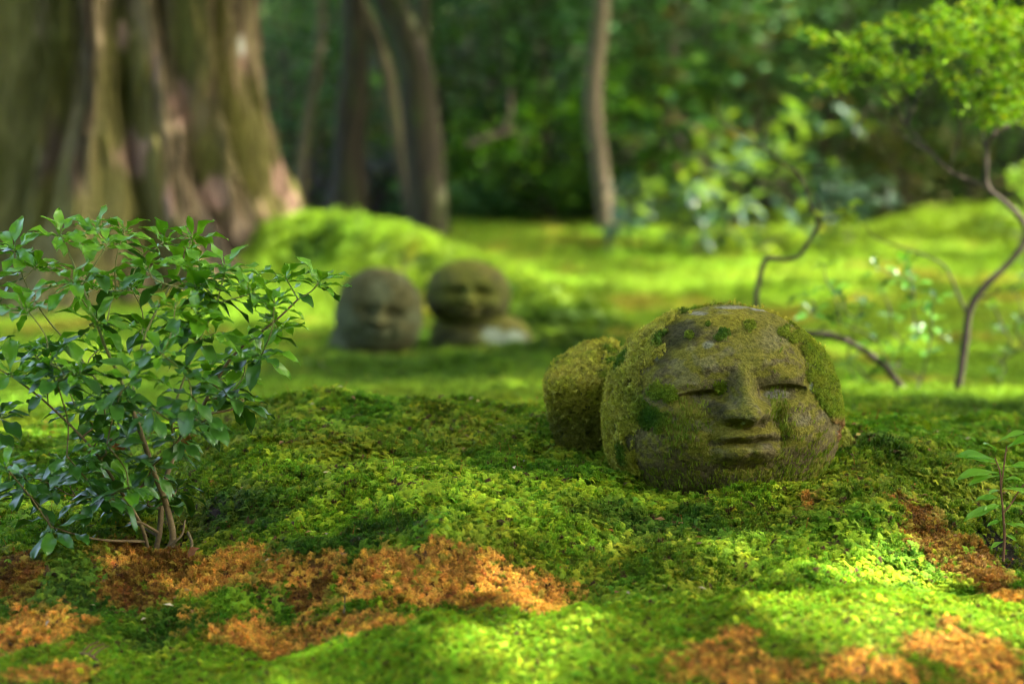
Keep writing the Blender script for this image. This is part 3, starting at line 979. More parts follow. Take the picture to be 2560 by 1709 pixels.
def bright_green(P, nn):
    q = fbm(P * 70, 89, 3)[:, None]
    c = np.array([0.14, 0.27, 0.015]) * (1 - q) + np.array([0.28, 0.31, 0.026]) * q
    x_, y_ = to_px(P)
    lowp = (sstep(1035, 1060, y_) * sstep(2020, 2050, x_))[:, None]
    c = c * (1 - lowp) + np.array([0.34, 0.20, 0.10]) * lowp
    dk = (np.exp(-((x_ - 1790) / 60) ** 2 - ((y_ - 830) / 26) ** 2) + np.exp(-((x_ - 1625) / 45) ** 2 - ((y_ - 1040) / 45) ** 2))[:, None]
    dk = np.clip(dk, 0, 1)
    c = c * (1 - dk) + np.array([0.05, 0.14, 0.012]) * dk
    return c * rng.normal(1, 0.2, len(P))[:, None]
mo = moss_on('moss', V, F, w_right, 700000, (0.0028, 0.0052), bright_green, {'star': 1.0, 'brush': 1.0, 'frond': 0.4}, head, 0.4)
mo['label'] = 'bright green moss patches on crown and cheek'
def w_low(C, Nn):
    x_, y_ = to_px(C)
    w = sstep(1000, 1190, y_ + (fbm(C * 35, 91, 3) - 0.5) * 200) ** 1.5
    w = w * sstep(0.50, 0.62, fbm(C * 55, 93, 3)) + 0.8 * sstep(1165, 1200, y_)
    w = w + 1.2 * np.exp(-((x_ - 1730) / 40) ** 2 - ((y_ - 1080) / 60) ** 2) + 1.2 * np.exp(-((x_ - 1945) / 26) ** 2 - ((y_ - 1080) / 80) ** 2) + 0.8 * np.exp(-((x_ - 1975) / 45) ** 2 - ((y_ - 1165) / 40) ** 2)
    w = w * (1 - 0.85 * np.exp(-((x_ - 1860) / 75) ** 2 - ((y_ - 1100) / 60) ** 2))
    w = w * sstep(0.85, 1.2, np.hypot((x_ - 1862) / 95, (y_ - 1108) / 60)) * sstep(0.8, 1.2, np.hypot((x_ - 1858) / 75, (y_ - 1010) / 45))
    return w * (Nn[:, 1] < 0.2) * (C[:, 2] > -0.01)
def sprig_green(P, nn):
    q = fbm(P * 50, 95, 2)[:, None]
    return (np.array([0.13, 0.26, 0.02]) * (1 - q) + np.array([0.26, 0.26, 0.04]) * q) * rng.normal(1, 0.2, len(P))[:, None]
def w_low_up(C, Nn):
    return w_low(C, Nn)
mo = moss_on('moss', V, F, w_low, 80000, (0.0040, 0.0085), sprig_green, {'sprig': 1.0}, head, 0.22, -2.2)
mo['label'] = 'tiny fern-like moss sprigs on the lower face'

# propped hand beside the head: wedge that narrows downwards
hd = 2.86
k_ = hd / FPX
def hp(px, py, dd=0.0):
    return at(px, py, hd + dd)
prof = [(hp(1480, 1215), 62 * k_, 0.05), (hp(1474, 1140), 66 * k_, 0.052), (hp(1464, 1060), 76 * k_, 0.056), (hp(1459, 990), 84 * k_, 0.062), (hp(1457, 945), 86 * k_, 0.068),
        (hp(1460, 922, 0.006), 83 * k_, 0.066), (hp(1463, 908, 0.010), 74 * k_, 0.058), (hp(1466, 902, 0.014), 50 * k_, 0.040), (hp(1468, 900, 0.016), 20 * k_, 0.015)]
Vh, Fh = blob_geo(prof, 105, e=4.2, rough=0.007, freq=26)
hx = hp(1460, 950)
Vh[:, 2] += 0.30 * (Vh[:, 0] - hx[0]) * sstep(hp(0, 1010)[2], hp(0, 920)[2], Vh[:, 2])     # top plane slopes up towards the head
Vh[:, 2] += 0.25 * (Vh[:, 1] - hx[1]) * sstep(hp(0, 960)[2], hp(0, 910)[2], Vh[:, 2])
q = fbm(Vh * 40, 107, 3)[:, None]
ch = np.array([0.07, 0.062, 0.045]) * (1 - q) + np.array([0.12, 0.12, 0.03]) * q
me = make_mesh('propped_hand', Vh - np.array(big.location), Fh); set_color(me, 'tint', ch)
hand = obj('propped_hand', me, M_stone, big); hand['origin'] = big['origin']
hand['label'] = 'blocky stone hand wrapped in moss beside the head'
def w_hand(C, Nn):
    x_, y_ = to_px(C)
    bare = np.exp(-((x_ - 1518) / 22) ** 2 - ((y_ - 888) / 14) ** 2) + 0.8 * np.exp(-((x_ - 1465) / 26) ** 2 - ((y_ - 985) / 12) ** 2)
    return np.clip(sstep(0.30, 0.42, fbm(C * 70, 109, 3)) - bare, 0, 1) * (C[:, 2] > -0.03)
def hand_tint(P, nn):
    q = fbm(P * 60, 111, 3)[:, None]
    c = np.array([0.38, 0.42, 0.034]) * (1 - q) + np.array([0.50, 0.42, 0.08]) * q
    x_, y_ = to_px(P)
    low = sstep(960, 1060, y_)[:, None]
    c = c * (1 - low) + np.array([0.15, 0.16, 0.022]) * low
    g = sstep(0.55, 0.68, fbm(P * 24, 113, 2))[:, None] * sstep(1000, 930, y_)[:, None]
    return (c * (1 - g) + np.array([0.13, 0.23, 0.015]) * g) * rng.normal(1, 0.2, len(P))[:, None]
moss_on('moss', Vh, Fh, w_hand, 330000, (0.0050, 0.0090), hand_tint, {'brush': 1.0, 'frond': 0.9, 'star': 0.4}, hand, 0.55, 0.4)
# shoulder: low mossy hump behind the cheek, running right
prof = [(at(2085, 1215, 2.86), 88 * k_, 0.10), (at(2083, 1160, 2.86), 76 * k_, 0.09), (at(2078, 1115, 2.86), 58 * k_, 0.07), (at(2070, 1075, 2.87), 40 * k_, 0.05), (at(2062, 1052, 2.88), 18 * k_, 0.02)]
Vs, Fs = blob_geo(prof, 115, e=2.2, rough=0.006, freq=20, n_th=80, n_h=40)
me = make_mesh('shoulder', Vs - np.array(big.location), Fs); set_color(me, 'tint', np.tile([0.09, 0.11, 0.02], (len(Vs), 1)))
sh = obj('shoulder', me, M_stone, big); sh['origin'] = big['origin']
moss_on('moss', Vs, Fs, lambda C, Nn: np.clip(0.3 + Nn[:, 2], 0, 1) * (C[:, 2] > -0.02), 420000, (0.0035, 0.006), lambda P, nn: np.tile([0.23, 0.27, 0.03], (len(P), 1)) * rng.normal(1, .2, len(P))[:, None], {'frond': 1.0, 'brush': 0.6}, sh, 0.4)
prof = [(at(1560, 1225, 2.84), 70 * k_, 0.06), (at(1548, 1150, 2.84), 55 * k_, 0.05), (at(1535, 1100, 2.85), 36 * k_, 0.035), (at(1528, 1075, 2.86), 14 * k_, 0.012)]
Vs, Fs = blob_geo(prof, 117, e=2.2, rough=0.006, freq=20, n_th=70, n_h=40)
me = make_mesh('shoulder', Vs - np.array(big.location), Fs); set_color(me, 'tint', np.tile([0.08, 0.09, 0.02], (len(Vs), 1)))
sh = obj('shoulder', me, M_stone, big); sh['origin'] = big['origin']
moss_on('moss', Vs, Fs, lambda C, Nn: np.ones(len(C)) * (C[:, 2] > -0.02), 420000, (0.0035, 0.006), lambda P, nn: np.tile([0.20, 0.22, 0.03], (len(P), 1)) * rng.normal(1, .2, len(P))[:, None], {'frond': 1.0, 'brush': 0.6}, sh, 0.4)

# --- two small seated statues further back
def small_statue(label, hc, r_px, R, body_prof, d, smile, lichen, seed, rim, v0=-8, gain=1.8):
    hw = r_px[0] * d / FPX
    hz = r_px[1] * d / FPX
    base = body_prof[0][0]
    t = thing('stone_statue', (base[0], base[1], base[2]), label, 'statue', 'pair of small stone statues')
    V, F = head_geo(hw, hw * 0.95, hz, hw / 293.0, v0=v0, smile=smile, lids=0.9, seed=seed, rings=120, segs=160, rough=2.0, gain=gain)
    V = V @ R.T + hc
    n = vert_normals(V, F)
    def tints(V, n, body):
        q = fbm(V * 16, seed + 11, 4); q2 = fbm(V * 50, seed + 13, 3)
        c = np.array([0.070, 0.072, 0.026]) * (0.55 + 0.9 * q2)[:, None]
        g = sstep(0.42, 0.60, q)[:, None] * 0.8
        c = c * (1 - g) + np.array([0.095, 0.115, 0.055 if rim else 0.016]) * g
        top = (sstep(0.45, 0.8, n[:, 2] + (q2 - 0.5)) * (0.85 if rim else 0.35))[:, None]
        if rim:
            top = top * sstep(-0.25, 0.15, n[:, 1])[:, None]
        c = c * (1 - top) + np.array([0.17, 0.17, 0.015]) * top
        if body:
            w = np.zeros(len(V))
            X, Y = to_px(V)
            for (cx, cy, rx, ry) in lichen:
                w = np.maximum(w, 1 - sstep(0.6, 1.2, np.hypot((X - cx) / rx, (Y - cy) / ry) + (q2 - 0.5)))
            w = (w * (n[:, 1] < 0.3))[:, None] * 0.85
            c = c * (1 - w) + np.array([0.26, 0.34, 0.25]) * w
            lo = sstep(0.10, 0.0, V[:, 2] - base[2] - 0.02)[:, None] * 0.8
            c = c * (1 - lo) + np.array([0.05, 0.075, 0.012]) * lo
        return c
    me = make_mesh('head', V - np.array(t.location), F); set_color(me, 'tint', tints(V, n, False))
    obj('head', me, M_stone, t)
    Vb, Fb = blob_geo(body_prof, seed + 5, e=2.3, rough=0.008, freq=14, n_th=90, n_h=50)
    nb = vert_normals(Vb, Fb)
    # folded arms as two soft rolls across the chest
    X, Z = Vb[:, 0] - hc[0], Vb[:, 2]
    chest = hc[2] - hz - 0.03
    roll = 0.016 * np.exp(-((Z - chest + 0.35 * np.abs(X)) / 0.018) ** 2) * (nb[:, 1] < 0)
    Vb = Vb + nb * roll[:, None]
    me = make_mesh('body', Vb - np.array(t.location), Fb); set_color(me, 'tint', tints(Vb, nb, True))
    obj('body', me, M_stone, t)
    return t

dj = 6.0; kj = dj / FPX
hc = at(1170, 735, dj)
body = [(at(1205, 915, dj + .02), 136 * kj, 0.12), (at(1206, 875, dj + .02), 135 * kj, 0.125), (at(1204, 838, dj + .02), 128 * kj, 0.12), (at(1200, 808, dj + .03), 112 * kj, 0.105), (at(1192, 790, dj + .03), 84 * kj, 0.085), (at(1180, 776, dj + .03), 50 * kj, 0.06)]
small_statue('small smiling stone statue, upright head, pale lichen on its chest', hc, (106, 86), rot(math.radians(3), math.radians(2), math.radians(1)), body, dj, 14.0,
             [(1270, 855, 45, 28), (1230, 835, 30, 16)], 131, False)
dj = 5.85; kj = dj / FPX
hc = at(948, 785, dj)
body = [(at(925, 930, dj + .03), 110 * kj, 0.11), (at(925, 895, dj + .03), 110 * kj, 0.115), (at(925, 855, dj + .04), 104 * kj, 0.11), (at(928, 815, dj + .05), 94 * kj, 0.10), (at(934, 780, dj + .05), 84 * kj, 0.085), (at(940, 745, dj + .05), 60 * kj, 0.06)]
small_statue('small greyish stone statue with bowed tilted head and moss-rimmed crown', hc, (110, 116), rot(math.radians(4), math.radians(8), math.radians(8)), body, dj, 10.0,
             [(1020, 810, 16, 10)], 151, True, v0=-38, gain=1.25)

# ------------------------------------------------------------------ leaves and shrubs
def leaf_mesh(name, seed, L=1.0, Wd=0.40, curl=0.25, wave=0.06, fold=0.12, mat=None, rows=6, widest=0.58):
    """one blade along +Y with petiole, midrib fold, wavy margin (about 48 triangles)"""
    r = random.Random(seed)
    ts = np.linspace(0, 1, rows + 1)
    us = np.array([-1, -0.5, 0, 0.5, 1])
    ph, ph2 = r.uniform(0, 6), r.uniform(0, 6)
    V = []
    for t in ts:
        tt = np.clip((t - 0.12) / 0.88, 0, 1)
        a = 1.15 * widest / (1 - widest)
        w = Wd * 0.58 * (tt ** a * (1 - tt) ** 1.15) / (widest ** a * (1 - widest) ** 1.15) + 0.018 * (1 - t)
        for u in us:
            xx = u * w * (1 + 0.08 * math.sin(9 * t + ph + 2 * u))
            zz = abs(u) * fold * w * 2 - curl * t * t + wave * abs(u) * math.sin(11 * t + (ph if u > 0 else ph2)) * (tt > 0)
            V.append((xx * L, (t - 0.10 * curl * t * t + (0.04 * abs(u) if 0 < tt < 1 else 0)) * L, zz * L))
    nu = len(us)
    F = []
    for i in range(rows):
        for j in range(nu - 1):
            a_ = i * nu + j
            F += [(a_, a_ + 1, a_ + nu + 1), (a_, a_ + nu + 1, a_ + nu)]
    me = make_mesh(name, np.array(V), np.array(F))
    if mat: me.materials.append(mat)
    return me

def leaf_matrix(pos, d, up, size, roll=0.0):
    d = np.asarray(d, float); d /= np.linalg.norm(d) + 1e-9
    x = np.cross(d, up)
    if np.linalg.norm(x) < 1e-3: x = np.cross(d, np.array([1, 0.2, 0]))
    x /= np.linalg.norm(x); zz = np.cross(x, d)
    x2 = x * math.cos(roll) + zz * math.sin(roll); z2 = np.cross(x2, d)
    M = np.eye(4)
    M[:3, 0], M[:3, 1], M[:3, 2], M[:3, 3] = x2 * size, d * size, z2 * size, pos
    return Matrix(M.tolist())

def put_leaf(me, M, parent, name='leaf'):
    o = bpy.data.objects.new(name, me)
    COL.objects.link(o)
    o.parent = parent
    o.matrix_local = Matrix.Translation(-Vector(parent.location)) @ M
    return o

class Skeleton:
    """branches grown by joining every tip to the best node below it"""
    def __init__(self, root):
        self.root = np.asarray(root, float)
        self.nodes, self.rad, self.paths = [self.root], [1.0], []
    def stem(self, pts, r0, r1):
        c = catmull(pts, 4)
        self.paths.append((np.asarray(pts), r0, r1))
        for i, p in enumerate(c):
            self.nodes.append(p); self.rad.append(r0 + (r1 - r0) * i / (len(c) - 1))
    def tip(self, p, r1=0.0008, sag=0.1, minr=0.0011, jit=0.006):
        p = np.asarray(p, float)
        Nn = np.array(self.nodes)
        v = p - Nn
        dist = np.linalg.norm(v, axis=1) + 1e-6
        # prefer nodes lower than the tip and nearer the root
        pen = np.where(v[:, 2] / dist < 0.15, 0.10, 0) + 0.35 * np.linalg.norm(Nn - self.root, axis=1) * 0
        ang = 1 - v[:, 2] / dist
        i = int(np.argmin(dist * (1 + 0.7 * ang) + pen))
        a = Nn[i]
        mid = a + (p - a) * 0.5 + np.array([random.gauss(0, jit), random.gauss(0, jit), -sag * dist[i] * 0.3])
        r0 = max(min(self.rad[i] * 0.75, 0.0026), minr)
        path = [a, mid, p]
        c = catmull(path, 4)
        for k, q in enumerate(c[1:]):
            self.nodes.append(q); self.rad.append(r0 + (r1 - r0) * (k + 1) / len(c))
        self.paths.append((np.array(path), r0, r1))
        return c

# --- the leafy bush on the left, in focus
broot = hit(400, 1392); broot[1] = 2.5
broot = at(400, 1392, 2.55)
bush = thing('leafy_bush', broot, 'young evergreen bush with glossy wavy leaves rooted in the mossy slope', 'bush')
LN = [leaf_mesh('young_leaf_blade', 200 + i, 1, random.uniform(0.27, 0.35), random.uniform(0.15, 0.5), random.uniform(.05, .09), random.uniform(.05, .2), M_leaf_new) for i in range(6)]
LO = [leaf_mesh('old_leaf_blade', 220 + i, 1, random.uniform(0.28, 0.36), random.uniform(0.2, 0.55), random.uniform(.03, .07), random.uniform(.02, .15), M_leaf_old) for i in range(6)]
sk = Skeleton(broot)
B = lambda px, py, dd=0.0: at(px, py, 2.55 + dd)
sk.stem([B(395, 1400), B(432, 1348), B(412, 1250), B(385, 1180, -.01), B(362, 1110, -.02), B(345, 1060, -.02), B(328, 1018, -.02)], 0.0060, 0.0034)
sk.stem([B(385, 1396, .01), B(400, 1320, .02), B(408, 1220, .03), B(440, 1130, .04), B(480, 1070, .05), B(515, 1000, .05), B(560, 920, .03), B(600, 872, .02), B(690, 800, .0), B(745, 748, 0)], 0.0052, 0.0014)
sk.stem([B(375, 1396, 0), B(352, 1310, -.03), B(300, 1225, -.05), B(230, 1120, -.06), B(120, 1010, -.05), B(30, 940, -.04)], 0.0034, 0.0013)
sk.stem([B(328, 1018, -.02), B(298, 940, -.03), B(262, 865, -.04), B(240, 800, -.04), B(205, 715, -.03), B(176, 640, -.02), B(153, 590, -.02)], 0.0032, 0.0011)
sk.stem([B(328, 1018, -.02), B(340, 930, .03), B(362, 840, .06), B(400, 760, .08), B(452, 670, .08), B(480, 596, .08)], 0.0028, 0.0010)
sk.stem([B(362, 1110, -.02), B(330, 1050, .06), B(250, 960, .1), B(190, 880, .12), B(120, 800, .12), B(70, 720, .1), B(36, 630, .1)], 0.0024, 0.0010)
sk.stem([B(440, 1130, .04), B(430, 1050, -.06), B(455, 960, -.09), B(490, 870, -.09), B(540, 760, -.07), B(565, 668, -.06)], 0.0024, 0.0010)
tips = [(152, 585, -.02), (36, 622, .1), (312, 571, .06), (271, 607, -.05), (480, 591, .08), (178, 698, -.08), (459, 654, .02), (368, 666, -.09), (439, 761, -.14), (492, 795, -.10),
        (496, 706, -.02), (565, 662, -.06), (613, 710, .05), (633, 733, -.06), (712, 690, .02), (799, 702, 0), (686, 753, -.08), (65, 769, -.1), (225, 710, .06), (324, 713, .1), (28, 931, -.04),
        (119, 872, .03), (119, 905, -.12), (245, 804, -.06), (360, 816, .1), (455, 923, -.15), (656, 884, -.04), (253, 868, .12), (202, 927, -.14), (285, 994, -.15), (478, 986, -.16),
        (581, 978, .02), (692, 812, .06), (167, 1140, -.1), (59, 1190, -.06), (131, 1212, .04), (244, 1235, -.08), (127, 1316, -.1), (330, 1217, -.12), (452, 1090, -.1), (0, 1036, 0), (258, 1081, .06),
        (443, 1217, .03), (560, 905, .1), (400, 880, -.16), (340, 930, -.16), (-20, 700, .04), (-40, 880, .0), (95, 660, .12), (415, 600, .14), (540, 830, -.12), (610, 1000, .08), (190, 1020, .02), (-30, 1130, .03), (380, 1020, -.18)]
extra = []
for (a, b, c) in tips:
    if random.random() < 0.32:
        extra.append((a + random.choice((-1, 1)) * random.uniform(30, 75), b + random.uniform(-5, 75), c + random.uniform(-.08, .1)))
tips += [e for e in extra if e[0] < 780]
tips += [(random.uniform(-30, 480), random.uniform(880, 1260), random.uniform(-.16, .12)) for _ in range(7)]
tips = sorted(tips, key=lambda t: np.linalg.norm(B(*t) - broot))
leaf_jobs = []
for (px_, py_, dd) in tips:
    p = B(px_, py_, dd)
    c = sk.tip(p, 0.0011, jit=0.008)
    ax = c[-1] - c[-3]; ax /= np.linalg.norm(ax)
    ax = ax * 0.6 + np.array([0, 0, 0.55]); ax /= np.linalg.norm(ax)
    young = py_ < 960 or random.random() < 0.25
    n = random.randint(8, 11)
    az0 = random.uniform(0, 6.28)
    e1 = np.cross(ax, [0.3, 1, 0.1]); e1 /= np.linalg.norm(e1); e2 = np.cross(ax, e1)
    for i in range(n):
        az = az0 + i * 2.4
        el = math.radians(18 + 32 * (i / n) * (1 if young else 0.2) + random.uniform(-14, 12) - (0 if young else 12))
        dv = (math.cos(az) * e1 + math.sin(az) * e2) * math.cos(el) + ax * math.sin(el)
        L = random.uniform(0.030, 0.056) * (0.75 if i == n - 1 else 1) * (0.95 if not young else 1)
        pos = p - ax * 0.010 * (1 - i / n)
        leaf_jobs.append((pos, dv, np.array([0, -0.22, 1.0]) * 0.7 + ax * 0.3, L, young and (py_ < 880 or random.random() < .6)))
# older leaves along the twigs
for (path, r0, r1) in sk.paths[7:]:
    for rep in range(random.choice((1, 2, 3))):
        c = catmull(path, 4); p = c[random.randint(2, len(c) - 3)]
        az = random.uniform(0, 6.28); dv = np.array([math.cos(az), math.sin(az), random.uniform(-0.35, 0.25)])
        leaf_jobs.append((p, dv, np.array([0, 0, 1.0]), random.uniform(0.038, 0.055), p[2] > 0.33))
for i, (path, r0, r1) in enumerate(sk.paths):
    green = path[-1][2] > 0.16 and i >= 3
    me = tube_mesh('stem' if i < 7 else 'twig', path - np.array(bush.location), r0 * 0.8, r1 * 0.8, seg=7, sub=5, wob=0.04)
    obj('stem' if i < 7 else 'twig', me, M_twig_green if green else M_twig, bush)
leaf_jobs.sort(key=lambda j: -j[3])
for j in leaf_jobs[:296]:
    put_leaf(random.choice(LN if j[4] else LO), leaf_matrix(j[0], j[1], j[2], j[3], random.uniform(-.35, .35)), bush)
for young_, mts in ((True, LN), (False, LO)):          # the smaller remaining leaves, joined
    parts = []
    for j in leaf_jobs[296:]:
        if bool(j[4]) != young_: continue
        me0 = random.choice(mts)
        v = np.empty(len(me0.vertices) * 3, np.float32); me0.vertices.foreach_get('co', v); v = v.reshape(-1, 3)
        f = np.empty(len(me0.polygons) * 3, np.int32); me0.polygons.foreach_get('vertices', f)
        M4 = np.array(leaf_matrix(j[0], j[1], j[2], j[3], random.uniform(-.35, .35)))
        parts.append((v @ M4[:3, :3].T + M4[:3, 3] - np.array(bush.location), f.reshape(-1, 3)))
    if parts:
        vv, ff = join_geo(parts)
        o = obj('small_leaves', make_mesh('small_leaves', vv, ff), M_leaf_new if young_ else M_leaf_old, bush)
        o['kind'] = 'stuff'
LB = leaf_mesh('withered_leaf_blade', 260, 1, 0.5, 0.5, 0.1, 0.3, M_leaf_brown)
for (a, b, dd) in ((450, 1062, -.05), (282, 1062, -.02)):
    lf = put_leaf(LB, leaf_matrix(B(a, b, dd), np.array([0.3, -0.2, -0.9]), np.array([0, -1, 0.2]), 0.036), bush)
    lf['label'] = 'withered brown leaf'
# roots and dead twigs at its foot
for pts in ([(395, 1396, 0), (430, 1360, -.02), (455, 1335, -.02), (462, 1300, -.01)], [(470, 1330, -.03), (480, 1360, -.05), (465, 1385, -.06), (420, 1402, -.06)], [(395, 1330, -.03), (350, 1305, -.05), (320, 1308, -.06)]):
    me = tube_mesh('root', np.array([B(*p) for p in pts]) - np.array(bush.location), 0.0020, 0.0012, seg=6)
    obj('root', me, M_twig, bush)

# --- slim sapling on the right, in focus
sroot = at(2510, 1400, 2.51)
sap = thing('sapling', sroot, 'slim seedling with reddish stem and long toothed leaves, rooted in bare soil', 'sapling')
Sx = lambda px, py, dd=0.0: at(px, py, 2.51 + dd)
stems = [[(2508, 1402), (2511, 1340), (2508, 1285), (2503, 1230), (2500, 1180), (2488, 1145)], [(2503, 1215), (2509, 1170), (2513, 1140), (2517, 1115)], [(2508, 1282), (2530, 1255), (2550, 1222), (2570, 1200)]]
M_red = rough_mat('red_stem', ramp=[(0.3, (0.13, 0.05, 0.03)), (0.7, (0.19, 0.12, 0.05))], scale=50, bscale=300, bdist=0.0008)
for st in stems:
    me = tube_mesh('stem', np.array([Sx(*p) for p in st]) - np.array(sap.location), 0.0020 if st is stems[0] else 0.0012, 0.0008, seg=7)
    obj('stem', me, M_red, sap)
M_seed_leaf = leafy_mat('seedling_leaf', color=(0.12, 0.33, 0.02), color2=(0.18, 0.40, 0.03), rough=0.35, trans=0.35, noise=0.1)
LS = [leaf_mesh('seedling_leaf_blade', 280 + i, 1, 0.27, random.uniform(.15, .35), .02, .18, M_seed_leaf, widest=0.5) for i in range(4)]
for (px_, py_, vx, vz, vy, L) in [(2495, 1103, .9, .5, -.2, 0.035), (2489, 1128, -.4, .5, -.5, .028), (2515, 1120, .8, .5, -.1, .035), (2487, 1150, -1, .35, -.1, .044), (2489, 1158, -.9, .35, -.2, .038), (2497, 1182, -1, .12, -.15, .048), (2500, 1188, -1, -.02, -.3, .040),
                                 (2510, 1170, .9, .3, -.3, .036), (2503, 1200, .5, .3, -.6, .026), (2503, 1222, .9, .1, -.4, .034), (2500, 1224, -.5, .05, -.5, .022), (2503, 1245, -.8, .15, -.2, .030), (2504, 1262, -.9, .0, -.6, .026), (2504, 1268, -1, -.1, -.1, .044),
                                 (2506, 1300, -.8, -.1, -.3, .020), (2512, 1306, .6, -.05, -.6, .016), (2518, 1310, .9, .02, -.2, .034), (2512, 1335, .4, -.05, -.7, .018), (2510, 1352, -.8, -.15, -.4, .020), (2545, 1235, .8, .3, -.2, .035), (2560, 1212, .3, .6, -.4, .03), (2535, 1255, .8, -.1, -.2, .034), (2565, 1195, .9, .3, .1, .035)]:
    put_leaf(random.choice(LS), leaf_matrix(Sx(px_, py_), np.array([vx, vy, vz]), UP + np.array([0, -0.5, 0]), L * 1.12, random.uniform(-.2, .2)), sap)

# --- generic leaf cloud (foliage too small or blurred to pick apart), one mesh per plant
def leaf_cloud(centres, per, spread, L, Wd, cols, seed, droop=0.0, flat=0.6, gloss_up=0.5):
    """leaves of six triangles gathered at branch tips; returns verts, faces, colours"""
    r = np.random.default_rng(seed)
    centres = np.asarray(centres, float)
    nC_ = len(centres); n = nC_ * per
    c = np.repeat(centres, per, 0)
    az = r.uniform(0, 2 * math.pi, n)
    el = r.normal(0.15, 0.5, n) * flat - droop
    d = np.c_[np.cos(az) * np.cos(el), np.sin(az) * np.cos(el), np.sin(el)]
    base = c + r.normal(0, 1, (n, 3)) * spread * 0.45 + d * spread * 0.1
    Ls = L * r.uniform(0.65, 1.25, n)
    up = np.tile([0, 0, 1.0], (n, 1)) + r.normal(0, 0.35, (n, 3))
    x = np.cross(d, up); x /= np.linalg.norm(x, axis=1)[:, None] + 1e-9
    u = np.cross(x, d)
    w = Ls * Wd
    P0 = base; P1 = base + d * (Ls * .45)[:, None] + x * (w * .5)[:, None] + u * (w * .15)[:, None]
    P2 = base + d * (Ls * .45)[:, None] - x * (w * .5)[:, None] + u * (w * .15)[:, None]
    Pm = base + d * (Ls * .5)[:, None]
    P3 = base + d * Ls[:, None] - u * (Ls * .18)[:, None]
    V = np.stack([P0, P1, P2, Pm, P3], 1).reshape(-1, 3)
    b = np.arange(n)[:, None] * 5
    F = np.concatenate([b + np.array([[0, 1, 3]]), b + np.array([[0, 3, 2]]), b + np.array([[3, 1, 4]]), b + np.array([[2, 3, 4]])])
    cols = np.asarray(cols, float)
    ci = r.integers(0, len(cols), n)
    tone = np.repeat(r.normal(1, 0.22, nC_), per)
    C = cols[ci] * np.clip(tone * r.normal(1, 0.15, n), 0.35, 1.8)[:, None]
    return V, F, np.repeat(C, 5, 0)

def foliage(name, geo, parent, mat=None, stuff=True):
    V, F, C = geo
    me = make_mesh(name, V - np.array(parent.location) if parent else V, F, smooth=False)
    set_color(me, 'tint', np.clip(C, 0.005, 0.8))
    o = obj(name, me, mat or M_foliage, parent)
    if stuff: o['kind'] = 'stuff'
    return o

def branches(parent, paths, mat, name='branch'):
    for pts, r0, r1 in paths:
        me = tube_mesh(name, np.asarray(pts) - np.array(parent.location), r0, r1, seg=7, sub=5, wob=0.05)
        obj(name, me, mat, parent)

# --- small-leaved azalea behind the big statue: crooked stem at right, bright leaf pads above
da = 4.4
Az = lambda px, py, dd=0.0: at(px, py, da + dd)
az = thing('azalea', Az(2392, 1004), 'crooked dark-stemmed azalea with bright lime leaf pads, rising behind the seedling', 'shrub')
main = [Az(*p) for p in [(2388, 1012), (2402, 930), (2414, 850), (2425, 775), (2462, 715), (2515, 665), (2562, 600), (2556, 553), (2510, 505), (2470, 470), (2466, 420), (2467, 372)]]
branches(az, [(main, 0.0095, 0.0048)], M_branch_dark, 'trunk')
sub = [([(2467, 372), (2480, 340), (2520, 315), (2560, 290), (2600, 250)], .006, .002), ([(2467, 380), (2455, 330), (2470, 270), (2500, 200)], .004, .0015), ([(2470, 468), (2420, 450), (2372, 427), (2332, 387), (2269, 316), (2225, 250), (2190, 200)], .006, .0018),
       ([(2269, 316), (2300, 230), (2330, 160)], .003, .001), ([(2269, 316), (2265, 240), (2240, 150), (2230, 110)], .003, .001), ([(2372, 427), (2400, 330), (2390, 230), (2420, 120)], .003, .001), ([(2225, 250), (2150, 215), (2090, 205)], .002, .001),
       ([(2455, 330), (2430, 280), (2380, 240)], .002, .001), ([(2467, 372), (2510, 260), (2530, 150), (2540, 80)], .003, .001), ([(2332, 387), (2260, 340), (2180, 270), (2140, 130)], .002, .001), ([(2400, 330), (2440, 200), (2470, 120), (2455, 30)], .002, .001),
       ([(2425, 775), (2440, 745), (2480, 740), (2500, 720)], .004, .0015), ([(2420, 790), (2396, 740), (2375, 690), (2348, 655), (2260, 620), (2190, 595), (2160, 560)], .0035, .0012)]
branches(az, [([Az(*p, dd=random.uniform(-.05, .05) if i else 0) for i, p in enumerate(pts)], a, b) for pts, a, b in sub], M_branch_dark)
pads = [(2080, 205, 60, 22, 22), (2015, 80, 20, 10, 4), (2060, 95, 24, 14, 5), (2120, 105, 30, 20, 6), (2190, 95, 50, 30, 14), (2260, 62, 55, 24, 16), (2150, 150, 60, 24, 16), (2230, 175, 60, 26, 16), (2350, 100, 60, 30, 20), (2370, 30, 45, 20, 10), (2440, 12, 30, 14, 6),
        (2440, 75, 60, 30, 20), (2520, 60, 50, 40, 22), (2330, 165, 50, 26, 14), (2440, 130, 60, 24, 16), (2530, 140, 45, 40, 18), (2410, 210, 50, 30, 14), (2500, 215, 60, 40, 22), (2470, 270, 50, 30, 18), (2540, 270, 40, 40, 16), (2480, 305, 26, 14, 6), (2270, 200, 40, 20, 8), (2600, 160, 60, 110, 40), (2640, 60, 60, 60, 20)]
cs = []
for (a, b, rx_, ry_, nn_) in pads:
    for _ in range(int(nn_ * 2.4)):
        cs.append(Az(a + random.gauss(0, rx_ * .6), b + random.gauss(0, ry_ * .6), random.uniform(-.16, .16)))
foliage('foliage', leaf_cloud(cs, 6, 0.006, 0.019, 0.42, [(0.10, 0.24, 0.006), (0.15, 0.29, 0.008), (0.07, 0.18, 0.006), (0.19, 0.26, 0.01)], 5, flat=0.9), az)
